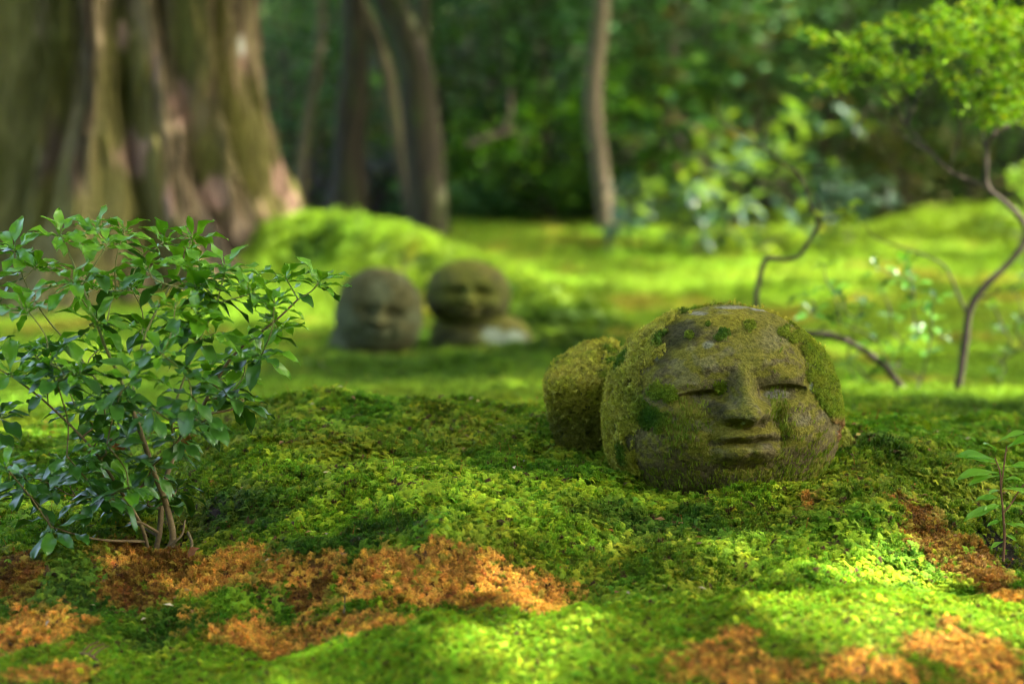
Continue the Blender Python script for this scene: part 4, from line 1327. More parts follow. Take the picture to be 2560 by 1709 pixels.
# second stem system, arching left behind the head and up again
az2 = thing('azalea', Az(2285, 1000, -.05), 'leaning azalea whose bare stem arches behind the big stone head', 'shrub')
branches(az2, [([Az(*p, dd=-.05) for p in [(2290, 1002), (2260, 975), (2215, 920), (2150, 870), (2075, 838), (2010, 835), (1940, 850), (1893, 800), (1890, 760), (1895, 715), (1915, 650), (1960, 648), (1995, 640), (2025, 600), (2050, 560)]], .0082, .0045)], M_branch_dark, 'trunk')
branches(az2, [([Az(*p, dd=-.05 + random.uniform(-.02, .02)) for p in pts], a, b) for pts, a, b in [
    ([(2050, 560), (2030, 520), (2000, 440), (1960, 410), (1910, 370), (1860, 340), (1800, 300), (1795, 240)], .0045, .001), ([(2050, 560), (2045, 500), (1990, 445)], .003, .0015), ([(1960, 410), (1930, 440), (1890, 450)], .002, .001), ([(1910, 370), (1920, 320), (1945, 280)], .0018, .0008), ([(2075, 838), (2050, 860), (2030, 885)], .002, .001), ([(2260, 975), (2200, 970), (2140, 950), (2120, 900)], .003, .0012), ([(2040, 555), (2080, 545), (2130, 540)], .0018, .0009)]], M_branch_dark)
cs = [Az(a + random.gauss(0, 10), b + random.gauss(0, 6), random.uniform(-.08, 0)) for a, b, nn_ in ((2060, 540, 6), (2100, 535, 5), (2125, 540, 6), (2150, 505, 2)) for _ in range(nn_)]
foliage('foliage', leaf_cloud(cs, 6, 0.006, 0.020, 0.42, [(0.15, 0.27, 0.015), (0.22, 0.30, 0.02)], 6), az2)

# --- broad-leaved little shrub between those stems: leaves are separate parts
def leaf_shrub(name, root, label, d, tips, L, mats, group=None, per=(5, 7), stem_r=.0045, mat_t=M_branch_dark, wide=.36, elr=(10, 45)):
    t = thing(name, root, label, 'shrub', group)
    sk = Skeleton(root)
    meshes = [leaf_mesh(name + '_leaf_blade', random.randint(0, 9999), 1, wide, random.uniform(.1, .4), .03, .12, m) for m in mats for _ in range(3)]
    jobs = []
    for p in sorted(tips, key=lambda q: np.linalg.norm(q - root)):
        c = sk.tip(p, 0.0012, minr=stem_r * .4, jit=.012)
        ax = c[-1] - c[-3]; ax = ax / np.linalg.norm(ax) * .5 + np.array([0, 0, .5]); ax /= np.linalg.norm(ax)
        e1 = np.cross(ax, [0.3, 1, 0.1]); e1 /= np.linalg.norm(e1); e2 = np.cross(ax, e1)
        n = random.randint(*per); a0 = random.uniform(0, 6)
        for i in range(n):
            el = math.radians(random.uniform(*elr)); a = a0 + 2.4 * i
            jobs.append((p - ax * .012 * (1 - i / n), (math.cos(a) * e1 + math.sin(a) * e2) * math.cos(el) + ax * math.sin(el), ax * .4 + UP * .6, L * random.uniform(.7, 1.2)))
    for path, r0, r1 in sk.paths:
        obj('branch', tube_mesh('branch', path - np.array(t.location), max(r0, stem_r * .5), r1, seg=6, sub=4), mat_t, t)
    for j in jobs[:298]:
        put_leaf(random.choice(meshes), leaf_matrix(*j, random.uniform(-.3, .3)), t)
    return t

dm = 4.25
tp = [at(2000 + random.uniform(0, 380), 0, dm) for _ in range(0)]
tp = [at(a, b, dm + random.uniform(-.12, .12)) for a, b in [(2060, 660), (2075, 715), (2010, 735), (2030, 780), (2110, 745), (2190, 665), (2200, 720), (2255, 690), (2260, 650), (2140, 800), (2160, 760), (2230, 790), (2280, 760), (2330, 790), (2340, 740), (2300, 830), (2190, 850), (2120, 900), (2250, 870), (2350, 830), (2280, 700), (2080, 800), (2320, 880), (2220, 910), (2160, 940)]]
M_mid_leaf = leafy_mat('shrub_leaf', color=(0.06, 0.20, 0.02), color2=(0.12, 0.30, 0.025), rough=0.35, trans=0.35, noise=0.1)
M_mid_dark = leafy_mat('shrub_leaf_dark', color=(0.025, 0.085, 0.014), color2=(0.045, 0.12, 0.018), rough=0.5, trans=0.2, noise=0.1)
leaf_shrub('low_shrub', at(2275, 1000, dm), 'low twiggy shrub with soft green leaves between the two azalea stems', dm, tp, 0.040, [M_mid_leaf, M_mid_leaf, M_mid_dark])
tp = [at(a, b, 4.5 + random.uniform(-.1, .1)) for a, b in [(2480, 760), (2530, 720), (2560, 690), (2500, 820), (2545, 800), (2590, 760), (2475, 880), (2520, 870), (2610, 840), (2550, 650), (2490, 930)]]
leaf_shrub('low_shrub', at(2545, 1000, 4.5), 'thin sparse shrub with tiny leaves right of the crooked azalea stem', 4.5, tp, 0.026, [M_mid_leaf, M_mid_dark], per=(4, 6))

# ------------------------------------------------------------------ big cedar
cc = at(310, 745, 8.35)
gz0 = float(smooth_h([cc[0]], [cc[1] - 0.6])[0])
cedar = thing('cedar_tree', (cc[0], cc[1], gz0), 'massive old cedar trunk with furrowed reddish bark and flaring roots', 'tree')
al = np.linspace(-math.pi, math.pi, 860, endpoint=False)
zl = np.concatenate([np.linspace(-0.35, 1.7, 230), np.linspace(1.7, 7.5, 90)[1:]])
ZL, AL = np.meshgrid(zl, al, indexing='ij')
ZL, AL = ZL.ravel(), AL.ravel()
hz_ = ZL                                            # height above the foot
fl = np.exp(-np.clip(hz_ - 0.05, -0.3, 9) / 0.40)
Rr = 0.455 + 0.40 * fl - 0.02 * np.clip(hz_ - 1.5, 0, 9)
warp = AL + 0.16 * (fbm(np.c_[np.cos(AL) * 2, np.sin(AL) * 2, hz_ * 0.9], 201, 3) - 0.5) * 2
ring = lambda k_: np.c_[np.cos(warp) * k_, np.sin(warp) * k_]
lob = 0.5 + 0.5 * np.cos(warp * 7 + 0.9)
Rr += (lob - 0.5) * (0.05 + 0.16 * np.clip(fl, 0, 1.2))
for a_deg, wd, dp, slope in ((44, 6, 0.16, 14), (-13, 7, 0.09, -8), (-40, 12, 0.20, -10), (18, 4, 0.08, 12), (68, 5, 0.12, 6), (-70, 8, 0.14, 0), (110, 9, .12, 0), (165, 10, .12, 0), (-125, 9, .12, 0)):
    ac = math.radians(a_deg) - math.radians(slope) * (hz_ - 0.4)
    dd_ = (AL - ac + math.pi) % (2 * math.pi) - math.pi
    Rr -= dp * np.exp(-(dd_ / math.radians(wd)) ** 2) * np.clip(1.15 - 0.55 * hz_, 0.12, 1)
b1 = fbm(np.c_[ring(5.0), hz_ * 1.1], 203, 3); b2 = fbm(np.c_[ring(15.0), hz_ * 2.4], 205, 3); b3 = fbm(np.c_[ring(34.0), hz_ * 1.7], 207, 3)
Rr += (np.abs(b1 - 0.5) * -2 + 0.35) * 0.15 + (np.abs(b2 - 0.5) * -2 + 0.3) * 0.10 + (np.abs(b3 - 0.5) * -2 + 0.3) * 0.055
Vc = np.c_[Rr * np.sin(AL), -Rr * np.cos(AL), ZL]
nr, nc = len(zl), len(al)
idx = np.arange(nr * nc).reshape(nr, nc); nx = np.roll(idx, -1, 1)
Fc = np.stack([idx[:-1], nx[:-1], nx[1:], idx[1:]], -1).reshape(-1, 4)
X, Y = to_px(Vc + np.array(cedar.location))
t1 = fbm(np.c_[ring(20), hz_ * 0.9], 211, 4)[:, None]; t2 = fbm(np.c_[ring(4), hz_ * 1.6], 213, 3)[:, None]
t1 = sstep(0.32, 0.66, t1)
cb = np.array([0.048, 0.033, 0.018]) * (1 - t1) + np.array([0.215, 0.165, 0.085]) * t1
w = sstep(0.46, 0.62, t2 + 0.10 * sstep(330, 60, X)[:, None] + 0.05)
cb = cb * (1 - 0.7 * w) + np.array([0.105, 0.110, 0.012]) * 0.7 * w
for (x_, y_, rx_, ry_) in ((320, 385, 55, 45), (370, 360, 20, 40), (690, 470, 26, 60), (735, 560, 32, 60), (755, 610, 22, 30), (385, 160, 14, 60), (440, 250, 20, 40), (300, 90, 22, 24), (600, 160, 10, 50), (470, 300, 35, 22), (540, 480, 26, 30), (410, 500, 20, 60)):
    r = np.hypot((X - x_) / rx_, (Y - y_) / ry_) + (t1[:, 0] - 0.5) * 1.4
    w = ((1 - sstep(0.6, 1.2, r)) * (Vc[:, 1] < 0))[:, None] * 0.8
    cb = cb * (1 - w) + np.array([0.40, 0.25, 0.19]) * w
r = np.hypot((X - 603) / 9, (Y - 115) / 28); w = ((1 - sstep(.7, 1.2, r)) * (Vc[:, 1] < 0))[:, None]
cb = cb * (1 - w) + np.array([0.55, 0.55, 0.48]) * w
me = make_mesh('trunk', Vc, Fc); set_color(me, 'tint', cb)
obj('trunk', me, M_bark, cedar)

# ------------------------------------------------------------------ trees of the wood's edge
def trunk_tree(name, label, pts, r0, r1, mat, crown_c, crown_r, n_tips, cols, group=None, d_leaf=0.18):
    n_tips = n_tips * 4; crown_r = np.asarray(crown_r) * np.array([2.0, 2.2, 1.3])
    t = thing(name, pts[0], label, 'tree', group)
    V, Fq = tube(pts, r0, r1, seg=22, sub=14, wob=0.0)
    main_ = Fq[Fq[:, 2] != Fq[:, 3]]; cap = Fq[Fq[:, 2] == Fq[:, 3]][:, :3]
    tri = np.vstack([quads_to_tris(main_), cap])
    n = vert_normals(V, tri)
    V = V + n * ((fbm(V * np.array([14, 14, 2.2]), len(label), 4) - 0.5) * r0 * 0.55)[:, None]
    obj('trunk', make_mesh('trunk', V - np.array(t.location), tri), mat, t)
    top = np.asarray(pts[-1])
    r = np.random.default_rng(len(label) * 7)
    tips_ = np.asarray(crown_c) + r.normal(0, 0.5, (n_tips, 3)) * np.asarray(crown_r)
    for k in range(6):
        q = tips_[k]
        obj('branch', tube_mesh('branch', np.array([top, (top + q) / 2 + np.array([0, 0, .15]), q]) - np.array(t.location), r1 * .8, 0.008, seg=7, sub=4), mat, t)
    foliage('crown', leaf_cloud(tips_, 14, 0.22, d_leaf, 0.5, cols, len(label)), t)
    return t

GR = [(0.04, 0.10, 0.02), (0.06, 0.14, 0.025), (0.09, 0.17, 0.03)]
T = lambda px, py, d: at(px, py, d)
trunk_tree('slender_tree', 'slender pale-barked tree standing alone at the lawn edge', [T(1515, 590, 11.2), T(1508, 480, 11.2), T(1496, 380, 11.2), T(1484, 280, 11.2), T(1490, 160, 11.2), T(1505, 0, 11.2), T(1515, -300, 11.2), T(1500, -800, 11.2)], 0.052, 0.038, M_pale_bark, T(1500, -1000, 11.2), (0.9, 0.9, 0.6), 70, GR)
trunk_tree('leaning_tree', 'dark leaning mossy trunk with a bent base behind the root ridge', [T(1075, 590, 10.6), T(1068, 480, 10.6), T(1062, 380, 10.6), T(1050, 270, 10.6), T(1035, 170, 10.6), T(1000, 60, 10.6), T(965, -30, 10.6), T(930, -200, 10.6), T(900, -700, 10.6)], 0.105, 0.08, M_dark_bark, T(900, -900, 10.6), (1.0, 1.0, .6), 80, GR)
trunk_tree('thin_tree', 'thin pale trunk leaning along the left side of the dark one', [T(1040, 590, 10.9), T(1010, 430, 10.9), T(985, 300, 10.9), T(962, 160, 10.9), T(925, 60, 10.9), T(890, -40, 10.9), T(860, -300, 10.9), T(840, -700, 10.9)], 0.042, 0.03, M_mid_bark, T(830, -900, 10.9), (.7, .7, .5), 40, GR)
trunk_tree('mossy_tree', 'grey mossy trunk with a broad splayed foot beside the cedar', [T(850, 600, 10.9), T(862, 500, 10.9), T(872, 400, 10.9), T(880, 280, 10.9), T(885, 150, 10.9), T(880, -50, 10.9), T(870, -700, 10.9)], 0.12, 0.045, M_dark_bark, T(860, -900, 10.9), (.7, .7, .5), 40, GR)
trunk_tree('thin_tree', 'thin pale straight trunk close to the cedar roots', [T(760, 590, 11.6), T(752, 470, 11.6), T(760, 350, 11.6), T(780, 240, 11.6), T(800, 100, 11.6), T(810, -100, 11.6), T(820, -600, 11.6)], 0.034, 0.024, M_mid_bark, T(800, -800, 11.6), (.7, .7, .5), 40, GR)
trunk_tree('thin_tree', 'pale twin-kinked trunk right of the dark leaning one', [T(1098, 600, 12.4), T(1090, 420, 12.4), T(1080, 250, 12.4), T(1058, 120, 12.4), T(1062, 0, 12.4), T(1075, -300, 12.4), T(1070, -600, 12.4)], 0.04, 0.03, M_mid_bark, T(1060, -800, 12.4), (.7, .7, .5), 40, GR)

# ------------------------------------------------------------------ glossy broad-leaved shrubs at the lawn edge (leaves as parts)
M_gloss_a = leafy_mat('camellia_leaf', color=(0.02, 0.07, 0.035), color2=(0.05, 0.12, 0.06), rough=0.42, trans=0.15, spec=0.45, noise=0.1)
M_gloss_b = leafy_mat('camellia_young_leaf', color=(0.09, 0.20, 0.02), color2=(0.17, 0.28, 0.025), rough=0.3, trans=0.4, noise=0.1)
random.seed(77)
tp = [at(random.gauss(1720, 110), random.gauss(540, 50), 9.4 + random.uniform(-.3, .3)) for _ in range(34)]
leaf_shrub('glossy_shrub', at(1740, 640, 9.4), 'low glossy shrub with long drooping blue-green leaves at the lawn edge', 9.4, tp, 0.125, [M_gloss_a, M_gloss_a, M_gloss_b], per=(6, 9), stem_r=.012, wide=.30, elr=(-35, 35))
tp = [at(random.gauss(1900, 150), random.gauss(400, 60), 9.9 + random.uniform(-.4, .4)) for _ in range(34)]
leaf_shrub('glossy_shrub', at(1960, 630, 9.9), 'taller glossy shrub with upright leaf whorls above the drooping one', 9.9, tp, 0.12, [M_gloss_a, M_gloss_b], per=(6, 9), stem_r=.012, wide=.34, elr=(-10, 50))
tp = [at(random.gauss(2120, 60), random.gauss(480, 45), 9.6 + random.uniform(-.3, .3)) for _ in range(16)]
leaf_shrub('glossy_shrub', at(2125, 610, 9.6), 'small dark glossy shrub right of the taller one', 9.6, tp, 0.11, [M_gloss_a], per=(6, 8), stem_r=.010, wide=.34, elr=(-30, 40))
tp = [at(random.gauss(1610, 40), random.gauss(500, 35), 9.7 + random.uniform(-.3, .3)) for _ in range(14)]
leaf_shrub('glossy_shrub', at(1610, 610, 9.7), 'small light-leaved shrub next to the slender pale trunk', 9.7, tp, 0.085, [M_gloss_b, M_gloss_b, M_gloss_a], per=(6, 8), stem_r=.009, wide=.36, elr=(-10, 50))
tp = [at(random.gauss(2560, 50), random.gauss(500, 60), 8.6 + random.uniform(-.3, .3)) for _ in range(14)]
leaf_shrub('glossy_shrub', at(2590, 660, 8.6), 'light green shrub peeping out behind the azalea trunk bend', 8.6, tp, 0.07, [M_gloss_b], per=(6, 8), stem_r=.009, wide=.4, elr=(-10, 50))

# ------------------------------------------------------------------ bank of evergreen understorey behind the lawn
TEAL = [(0.045, 0.135, 0.045), (0.07, 0.18, 0.06), (0.04, 0.12, 0.025)]
DEEP = [(0.026, 0.072, 0.014), (0.04, 0.10, 0.015), (0.06, 0.13, 0.02)]
LIVE = [(0.08, 0.22, 0.014), (0.12, 0.27, 0.018), (0.055, 0.165, 0.014)]
OLIV = [(0.08, 0.11, 0.02), (0.05, 0.08, 0.02), (0.11, 0.10, 0.03)]
def bank_shrub(px, py, d, rx_, rz_, cols, label, L=0.09, n=60, per=12, group='evergreen shrubs on the wooded bank'):
    c = at(px, py, d)
    gz_ = float(smooth_h([c[0]], [d])[0])
    t = thing('bank_shrub', (c[0], d, gz_), label, 'shrub', group)
    r = np.random.default_rng(abs(int(px * 3 + py)))
    v = r.normal(0, 1, (n, 3)); v /= np.linalg.norm(v, axis=1)[:, None]
    v *= r.uniform(0.45, 1.0, n)[:, None] ** 0.5
    zc = max(c[2], gz_ + rz_ * 0.6)
    tips_ = np.array([c[0], d, zc]) + v * np.array([rx_, rx_ * 0.8, rz_])
    tips_ = tips_[tips_[:, 2] > gz_]
    for k in range(5):
        q = tips_[k]
        obj('stem', tube_mesh('stem', np.array([[c[0], d, gz_ - .05], [(c[0] + q[0]) / 2 + .05, (d + q[1]) / 2, (gz_ + q[2]) / 2], q]) - np.array(t.location), .018, .006, seg=6, sub=4), M_branch_dark, t)
    foliage('foliage', leaf_cloud(tips_, per, 0.14, L, 0.42, cols, abs(int(px + py))), t)
for (px_, py_, d_, a, b, cols, lab, L) in [
    (700, 130, 11.9, .55, .75, TEAL, 'blue-green leafy shrub filling the gap right of the cedar', .09),
    (720, 430, 12.2, .5, .5, OLIV, 'olive shrub low behind the thin straight trunk', .08),
    (950, 420, 12.6, .5, .5, OLIV, 'olive shrub between the mossy and the dark trunk', .08),
    (900, 120, 13.2, .7, .7, DEEP, 'dark shrub high behind the leaning trunks', .09),
    (1180, 150, 12.8, .6, .6, DEEP, 'dark shrub right of the leaning trunk', .09),
    (1200, 440, 12.2, .5, .35, LIVE, 'bright green ferny shrub low on the bank', .10),
    (1340, 390, 12.6, .5, .4, LIVE, 'bright green ferny shrub left of the slender trunk', .10),
    (1130, 520, 11.9, .35, .2, TEAL, 'low blue-green shrub at the foot of the dark trunk', .08),
    (1400, 500, 12.0, .45, .25, DEEP, 'low dark shrub at the foot of the slender trunk', .08),
    (1360, 120, 12.9, .7, .7, TEAL, 'tall blue-green shrub left of the slender trunk', .10),
    (1620, 100, 12.3, .6, .7, TEAL, 'tall blue-green shrub right of the slender trunk', .11),
    (1640, 330, 11.9, .5, .5, LIVE, 'fresh green shrub behind the low glossy shrub', .12),
    (1800, 180, 11.6, .6, .7, OLIV + TEAL, 'olive and grey-green shrub above the glossy shrubs', .12),
    (2000, 120, 11.8, .6, .7, DEEP + TEAL, 'dark leafy shrub behind the azalea pads', .11),
    (2200, 250, 12.2, .7, .7, DEEP, 'dark shrub behind the azalea branches', .10),
    (2420, 300, 12.0, .7, .7, DEEP, 'deep green shrub at the end of the bank', .10),
    (2300, 470, 11.6, .5, .35, OLIV, 'olive shrub low behind the azalea trunk', .09),
    (2560, 420, 12.0, .6, .6, DEEP + LIVE, 'mixed green shrub beyond the azalea trunk bend', .09),
    (1980, 300, 12.6, .6, .6, DEEP, 'shadowy shrub between the glossy shrub and azalea', .10),
    (1480, 300, 13.4, .7, .7, DEEP, 'shadowy shrub right behind the slender trunk', .10),
    (560, 60, 12.6, .8, .8, TEAL, 'blue-green shrub half hidden by the cedar', .10),
    (-80, 300, 12.6, .9, .9, DEEP, 'dark shrub left of the cedar', .10),
    (-420, 150, 12.8, 1.1, 1.1, DEEP, 'big dark shrub far left of the cedar', .12),
    (-750, 350, 11.5, 1.0, 1.0, DEEP + LIVE, 'mixed green shrub at the left lawn edge', .12),
    (2950, 300, 12.0, 1.1, 1.1, DEEP, 'big dark shrub at the right lawn edge', .12),
    (760, -20, 13.6, .9, .8, DEEP, 'tall dark shrub above the thin straight trunk', .12),
    (1130, -40, 13.8, .9, .8, DEEP, 'tall dark shrub above the twin-kinked trunk', .12),
    (1330, 20, 14.0, .9, .9, DEEP + TEAL, 'tall dark shrub left of the slender crown', .12),
    (1560, 10, 13.9, .9, .9, DEEP, 'tall dark shrub right behind the slender tree top', .12),
    (1760, -10, 13.5, .9, .8, DEEP + TEAL, 'tall dark shrub above the olive and grey-green one', .13),
    (2020, -20, 13.7, .9, .8, DEEP, 'tall dark shrub above the leafy one behind azalea', .12),
    (2280, 30, 13.6, .9, .9, DEEP, 'tall dark shrub behind the azalea pads', .12),
    (2520, 40, 13.8, .9, .9, DEEP, 'tall dark shrub at the far right of the bank', .12)]:
    bank_shrub(px_, py_, d_, a, b, cols, lab, L)
# a dead pale branch lying on the bank
fb = at(1190, 350, 12.0)
t = thing('fallen_branch', fb, 'pale dead branch lying in the ferny bank', 'branch')
branches(t, [([at(1170, 365, 11.7), at(1220, 345, 11.7), at(1290, 325, 11.75)], .028, .016), ([at(1260, 335, 11.72), at(1275, 290, 11.75), at(1278, 225, 11.8)], .018, .010)], M_pale_bark)

# undergrowth and leaf litter over the bank, too dense to count
r = np.random.default_rng(5)
n = 4600
ux = r.uniform(-6.5, 6.5, n); uy = r.uniform(12.6, 24, n)
uz = height(ux, uy) + r.uniform(0, 0.45, n) * np.clip(r.normal(1, .5, n), 0.2, 2)
geo = leaf_cloud(np.c_[ux, uy, uz], 10, 0.26, 0.14, 0.36, TEAL + DEEP + DEEP + DEEP + LIVE + OLIV, 9)
o = foliage('undergrowth', geo, None)
tag(o, 'mass of mixed evergreen undergrowth covering the dim bank', 'undergrowth', kind='stuff')

# ------------------------------------------------------------------ unseen shade trees added beside the garden: crown gaps shaped for the sun patches
SUNP = [ground_patch(*a) for a in [(2080, 1400, 110, 30), (2250, 1470, 190, 35), (2460, 1510, 140, 25),
        (1650, 716, 320, 18), (1850, 700, 200, 14), (2250, 985, 140, 12), (2080, 975, 90, 12), (2460, 985, 110, 10), (2080, 890, 60, 16), (2300, 880, 50, 14),
        (100, 1085, 140, 22), (30, 1020, 90, 20), (250, 900, 120, 20), (560, 800, 60, 18), (900, 565, 130, 40), (1050, 600, 120, 40), (1200, 650, 120, 30), (1350, 700, 110, 20), (1500, 590, 160, 18), (1900, 600, 150, 14), (2300, 620, 220, 14), (2200, 700, 150, 14), (1750, 660, 160, 12)]]
SOFT = [ground_patch(*a) for a in [(1100, 1640, 420, 45), (1600, 1580, 400, 40), (2150, 1570, 380, 45)]]
targets = [(c[0], c[1], c[4], c[2] + 0.03, c[3] + 0.03) for c in SUNP]
for (px_, py_, d_, r_) in ((2300, 110, 4.4, .16), (2150, 170, 4.4, .14), (2480, 130, 4.4, .18), (2500, 250, 4.4, .12), (2080, 200, 4.4, .08), (690, 480, 7.7, .10), (760, 590, 7.7, .10), (1700, 540, 9.4, .3), (1900, 400, 9.9, .25), (1640, 330, 11.9, .3), (1250, 420, 12.3, .35), (720, 150, 11.8, .2), (2560, 500, 8.6, .3)):
    p = at(px_, py_, d_); targets.append((p[0], p[1], p[2], r_, r_ * 1.4))
r = np.random.default_rng(21)
N_ = 36000
gx_ = r.uniform(-6.0, 7.0, N_); gy_ = r.uniform(-1.0, 26.0, N_)
zz_ = r.uniform(3.4, 5.6, N_)
zz_ = np.maximum(zz_, 0.9 + gy_ * 0.24 + r.uniform(0, 1.2, N_))
LP = np.c_[gx_, gy_, np.zeros(N_)] + SUN[None] * (zz_ / SUN[2])[:, None]
keep = np.ones(N_, bool)
for (tx, ty, tz, ra, rb) in targets:
    g = LP - SUN[None] * ((LP[:, 2] - tz) / SUN[2])[:, None]
    keep &= np.hypot((g[:, 0] - tx) / (ra + 0.12), (g[:, 1] - ty) / (rb + 0.12)) > 1
thin = r.random(N_) < 0.8
for c in SOFT:
    g = LP - SUN[None] * ((LP[:, 2] - c[4]) / SUN[2])[:, None]
    keep &= ~(thin & (np.hypot((g[:, 0] - c[0]) / (c[2] + 0.1), (g[:, 1] - c[1]) / (c[3] + 0.1)) < 1))
qx, qy = to_px(LP)
keep &= ~((LP[:, 1] > 0.5) & (qy > -220) & (qx > -500) & (qx < 3060))
fl = fbm(np.c_[gx_ * 1.6, gy_ * 3.2], 231, 3)
fl = np.where((gx_ > -1.0) & (gx_ < 0.45) & (gy_ > 4.5) & (gy_ < 6.3), 0, fl)
for (x0, x1, y0, y1, zt) in ((-2.4, -0.85, 7.1, 8.8, 0.5), (-2.4, -0.85, 7.1, 8.8, 1.2), (0.25, 0.85, 10.7, 11.7, 0.9), (0.25, 0.85, 10.7, 11.7, 1.6), (-1.0, 0.5, 5.3, 6.5, 0.05), (-1.0, 0.5, 5.3, 6.5, 0.2), (-1.0, 0.5, 5.3, 6.5, 0.3)):
    g = LP - SUN[None] * ((LP[:, 2] - zt) / SUN[2])[:, None]
    fl = np.where((g[:, 0] > x0) & (g[:, 0] < x1) & (g[:, 1] > y0) & (g[:, 1] < y1), 0, fl)
keep &= ~((fl > 0.59) & (gy_ > 4.6) & (gy_ < 12)) & ~((fl > 0.66) & (gy_ >= 12))
LP = LP[keep]
crowns = [(3.6, 2.5), (4.8, 6.0), (3.5, 10.0), (8.5, 3.5), (8.8, 8.5), (6.5, 13.5), (10.5, 13.5), (2.2, 17.5), (7.0, 20.0), (-1.5, 14.5), (-2.0, 21.0), (11.5, 20.5)]
where_ = ['standing to the right of the seedling', 'to the right of the crooked azalea', 'on the right edge of the moss lawn', 'far out to the right of the statue', 'far out to the right of the lawn', 'right of the wooded bank foot', 'far right of the wooded bank', 'on top of the wooded bank', 'high on the right of the bank', 'on the bank behind the cedar', 'high on the bank behind the cedar', 'at the far right top of the bank']
own = np.argmin(((LP[:, None, :2] - np.array(crowns)[None]) ** 2).sum(-1), 1)
for i, (cx_, cy_) in enumerate(crowns):
    pts = LP[own == i]
    if len(pts) < 50: continue
    gz_ = float(smooth_h([cx_], [cy_])[0])
    zt = pts[:, 2].mean()
    lean = pts[:, :2].mean(0)
    bx, by = cx_, cy_
    if abs(bx / max(by, .1)) < 0.30:                     # keep trunks out of the open lawn
        bx = by * 0.36 * (1 if bx >= 0 else -1)
    gz_ = float(smooth_h([bx], [by])[0])
    t = thing('unseen_shade_tree', (bx, by, gz_), 'added unseen broadleaf shade tree ' + where_[i], 'tree', 'unseen broadleaf trees added to dapple the sunlight')
    obj('trunk', tube_mesh('trunk', np.array([[0, 0, -.1], [0.05, 0.03, 1.2], [(lean[0] - bx) * .3, (lean[1] - by) * .3, zt - gz_ - 1.0], [(lean[0] - bx) * .7, (lean[1] - by) * .7, zt - gz_]]), .13, .06, seg=14, sub=8, wob=.04), M_dark_bark, t)
    for k in range(8):
        q = pts[r.integers(len(pts))]
        a0 = np.array([bx + (lean[0] - bx) * .3, by + (lean[1] - by) * .3, zt - 1.0])
        obj('branch', tube_mesh('branch', np.array([a0, (a0 + q) / 2 + np.array([0, 0, .2]), q]) - np.array(t.location), .05, .01, seg=7, sub=4), M_dark_bark, t)
    foliage('crown', leaf_cloud(pts, 3, 0.10, 0.24, 0.62, [(0.05, 0.13, 0.02), (0.08, 0.17, 0.025), (0.06, 0.15, 0.03)], 400 + i, flat=0.9), t)

# unseen leafy mass added behind and beside the viewer to block low sky light
r = np.random.default_rng(31)
n = 5200
aa = r.uniform(math.radians(95), math.radians(335), n)         # left, behind and right of the viewer
rr = r.uniform(4.6, 6.6, n)
wx, wy = rr * np.cos(aa) * 1.05 - 0.3, rr * np.sin(aa) * 0.95 + 1.2
wz = height(wx, wy) + r.uniform(0, 1, n) ** 0.8 * 3.4
qx, qy = to_px(np.c_[wx, wy, wz])
ok = (wy < 2.2) & ~((np.abs(wx) < 0.36 * np.maximum(wy, 0.01)) & (wy > 0))
geo = leaf_cloud(np.c_[wx, wy, wz][ok], 5, 0.4, 0.36, 0.5, DEEP + LIVE, 33)
o = foliage('unseen_wood', geo, None)
tag(o, 'dim unseen leafy wood added behind the viewer to block low sky light', 'wood', kind='stuff')

# ------------------------------------------------------------------ small litter lying on the moss
def lying(px, py, lift=0.006):
    p = hit(px, py)
    p = np.array([p[0], p[1], float(height([p[0]], [p[1]])[0]) + lift])
    return p
for i, (a, b, L, dv, lab) in enumerate([(470, 1428, 0.020, (0.4, -0.2, 0.7), 'curled brown leaf fallen at the foot of the leafy bush'), (2025, 1266, 0.010, (0.8, -.5, .2), 'small orange leaf lying in front of the big stone head'),
                           (700, 1375, 0.014, (-.8, .2, .1), 'small tan leaf fallen on the moss right of the leafy bush'), (1255, 1110, 0.012, (.7, .3, .2), 'tiny brown leaf on the moss left of the propped hand')]):
    p = lying(a, b)
    t = thing('fallen_leaf', p, lab, 'leaf')
    me = leaf_mesh('blade', 500 + i, 1, 0.55, 0.4, .1, .35, M_leaf_brown)
    o = put_leaf(me, leaf_matrix(p, np.array(dv), UP + np.array([0, -.7, 0]), L), t, 'blade')
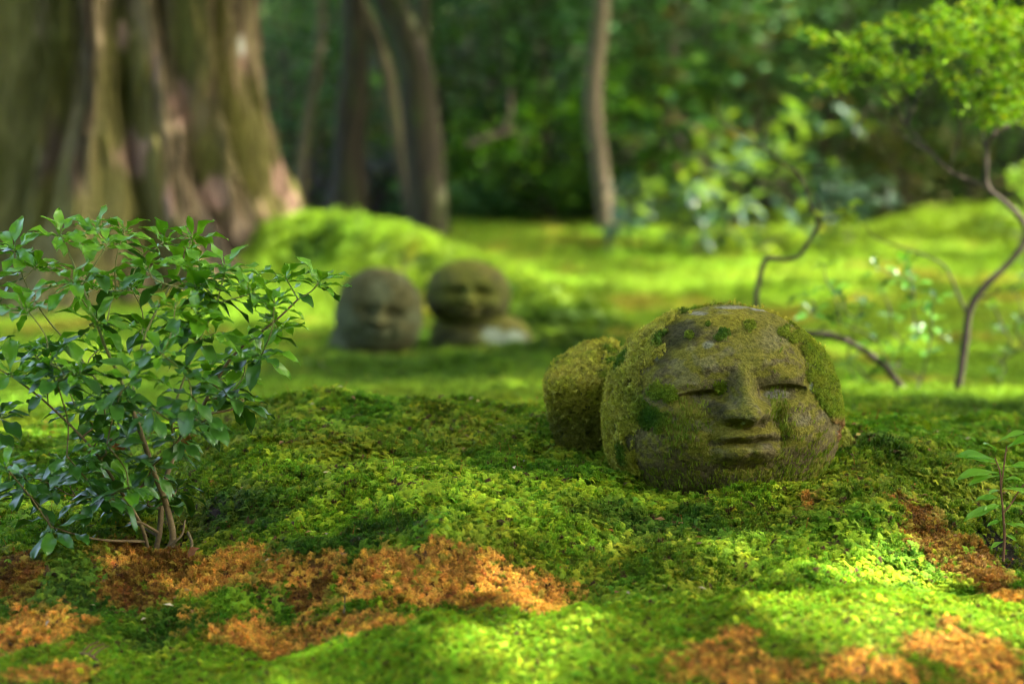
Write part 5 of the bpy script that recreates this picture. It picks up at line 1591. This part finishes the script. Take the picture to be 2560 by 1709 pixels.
# cone: overlapping scales round an ovoid core
p = lying(893, 1390, 0.007)
cone = thing('fallen_cone', p, 'small dark conifer cone half sunk in the moss above the orange patch', 'cone')
parts = []
for k in range(60):
    t_ = k / 60; th = k * 2.4; rr_ = 0.0078 * math.sin(math.pi * (0.08 + 0.86 * t_)) ** 0.8
    c_ = np.array([(t_ - 0.5) * 0.017, rr_ * math.cos(th), rr_ * math.sin(th)])
    nrm_ = np.array([0.55, math.cos(th), math.sin(th)]); tg = np.array([0, -math.sin(th), math.cos(th)])
    w_ = 0.0024
    parts.append((np.array([c_ * [1, .5, .5] - tg * w_ * .6, c_ * [1, .5, .5] + tg * w_ * .6, c_ + tg * w_, c_ + nrm_ * 0.0016, c_ - tg * w_]), np.array([(0, 1, 2), (0, 2, 4), (4, 2, 3)])))
v, f = join_geo(parts)
obj('scales', make_mesh('scales', v, f, smooth=False), M_branch_dark, cone)
# twigs and a dried conifer sprig
for i, (pts, r0, lab) in enumerate([([(140, 1362), (200, 1340), (240, 1332)], .0016, 'thin dark twig lying on the moss left of the bush foot'), ([(470, 1385), (510, 1378), (540, 1392)], .0015, 'broken brown twig beside the bush roots'), ([(860, 1540), (862, 1505), (858, 1480)], .0010, 'thin reddish twig standing in the orange moss'), ([(620, 1352), (660, 1340), (700, 1350)], .0011, 'thin twig across the dark moss right of the bush')]):
    P_ = [lying(a, b, 0.007) for a, b in pts]
    t = thing('fallen_twig', P_[0], lab, 'twig')
    branches(t, [(P_, r0, r0 * .5)], M_twig, 'stick')
sp = [lying(200, 1645, .008), lying(225, 1655, .010), lying(250, 1665, .008)]
t = thing('conifer_sprig', sp[0], 'dried reddish conifer sprig lying on the moss in the near hollow', 'sprig')
branches(t, [(sp, .0016, .0008)] + [([sp[0] + (sp[2] - sp[0]) * k_, sp[0] + (sp[2] - sp[0]) * k_ + np.array([0.008, 0.004, 0.006 * sg]) + np.array([0, 0, .003]), sp[0] + (sp[2] - sp[0]) * k_ + np.array([0.018, 0.006, 0.010 * sg + .003])], .0012, .0006) for k_ in (.1, .35, .6) for sg in (-1, 1)], M_red, 'stick')

# scattered bits of fallen needles, leaf crumbs and pale petals, too small to count
r = np.random.default_rng(41)
n = 760
ly = np.concatenate([np.sqrt(r.uniform(2.3 ** 2, 10.5 ** 2, 520)), r.uniform(2.3, 3.2, 240)]); lx = r.uniform(-0.29, 0.29, n) * ly
lz = height(lx, ly) + 0.006 + 0.0022 * ly
geo = leaf_cloud(np.c_[lx, ly, lz], 1, 0.004, 0.013, 0.4, [(0.22, 0.10, 0.04), (0.30, 0.17, 0.07), (0.10, 0.06, 0.03), (0.45, 0.38, 0.24)], 43, flat=0.5)
o = foliage('leaf_litter', geo, None)
tag(o, 'scattered brown and pale leaf crumbs lying on the moss', 'leaf litter', kind='stuff')
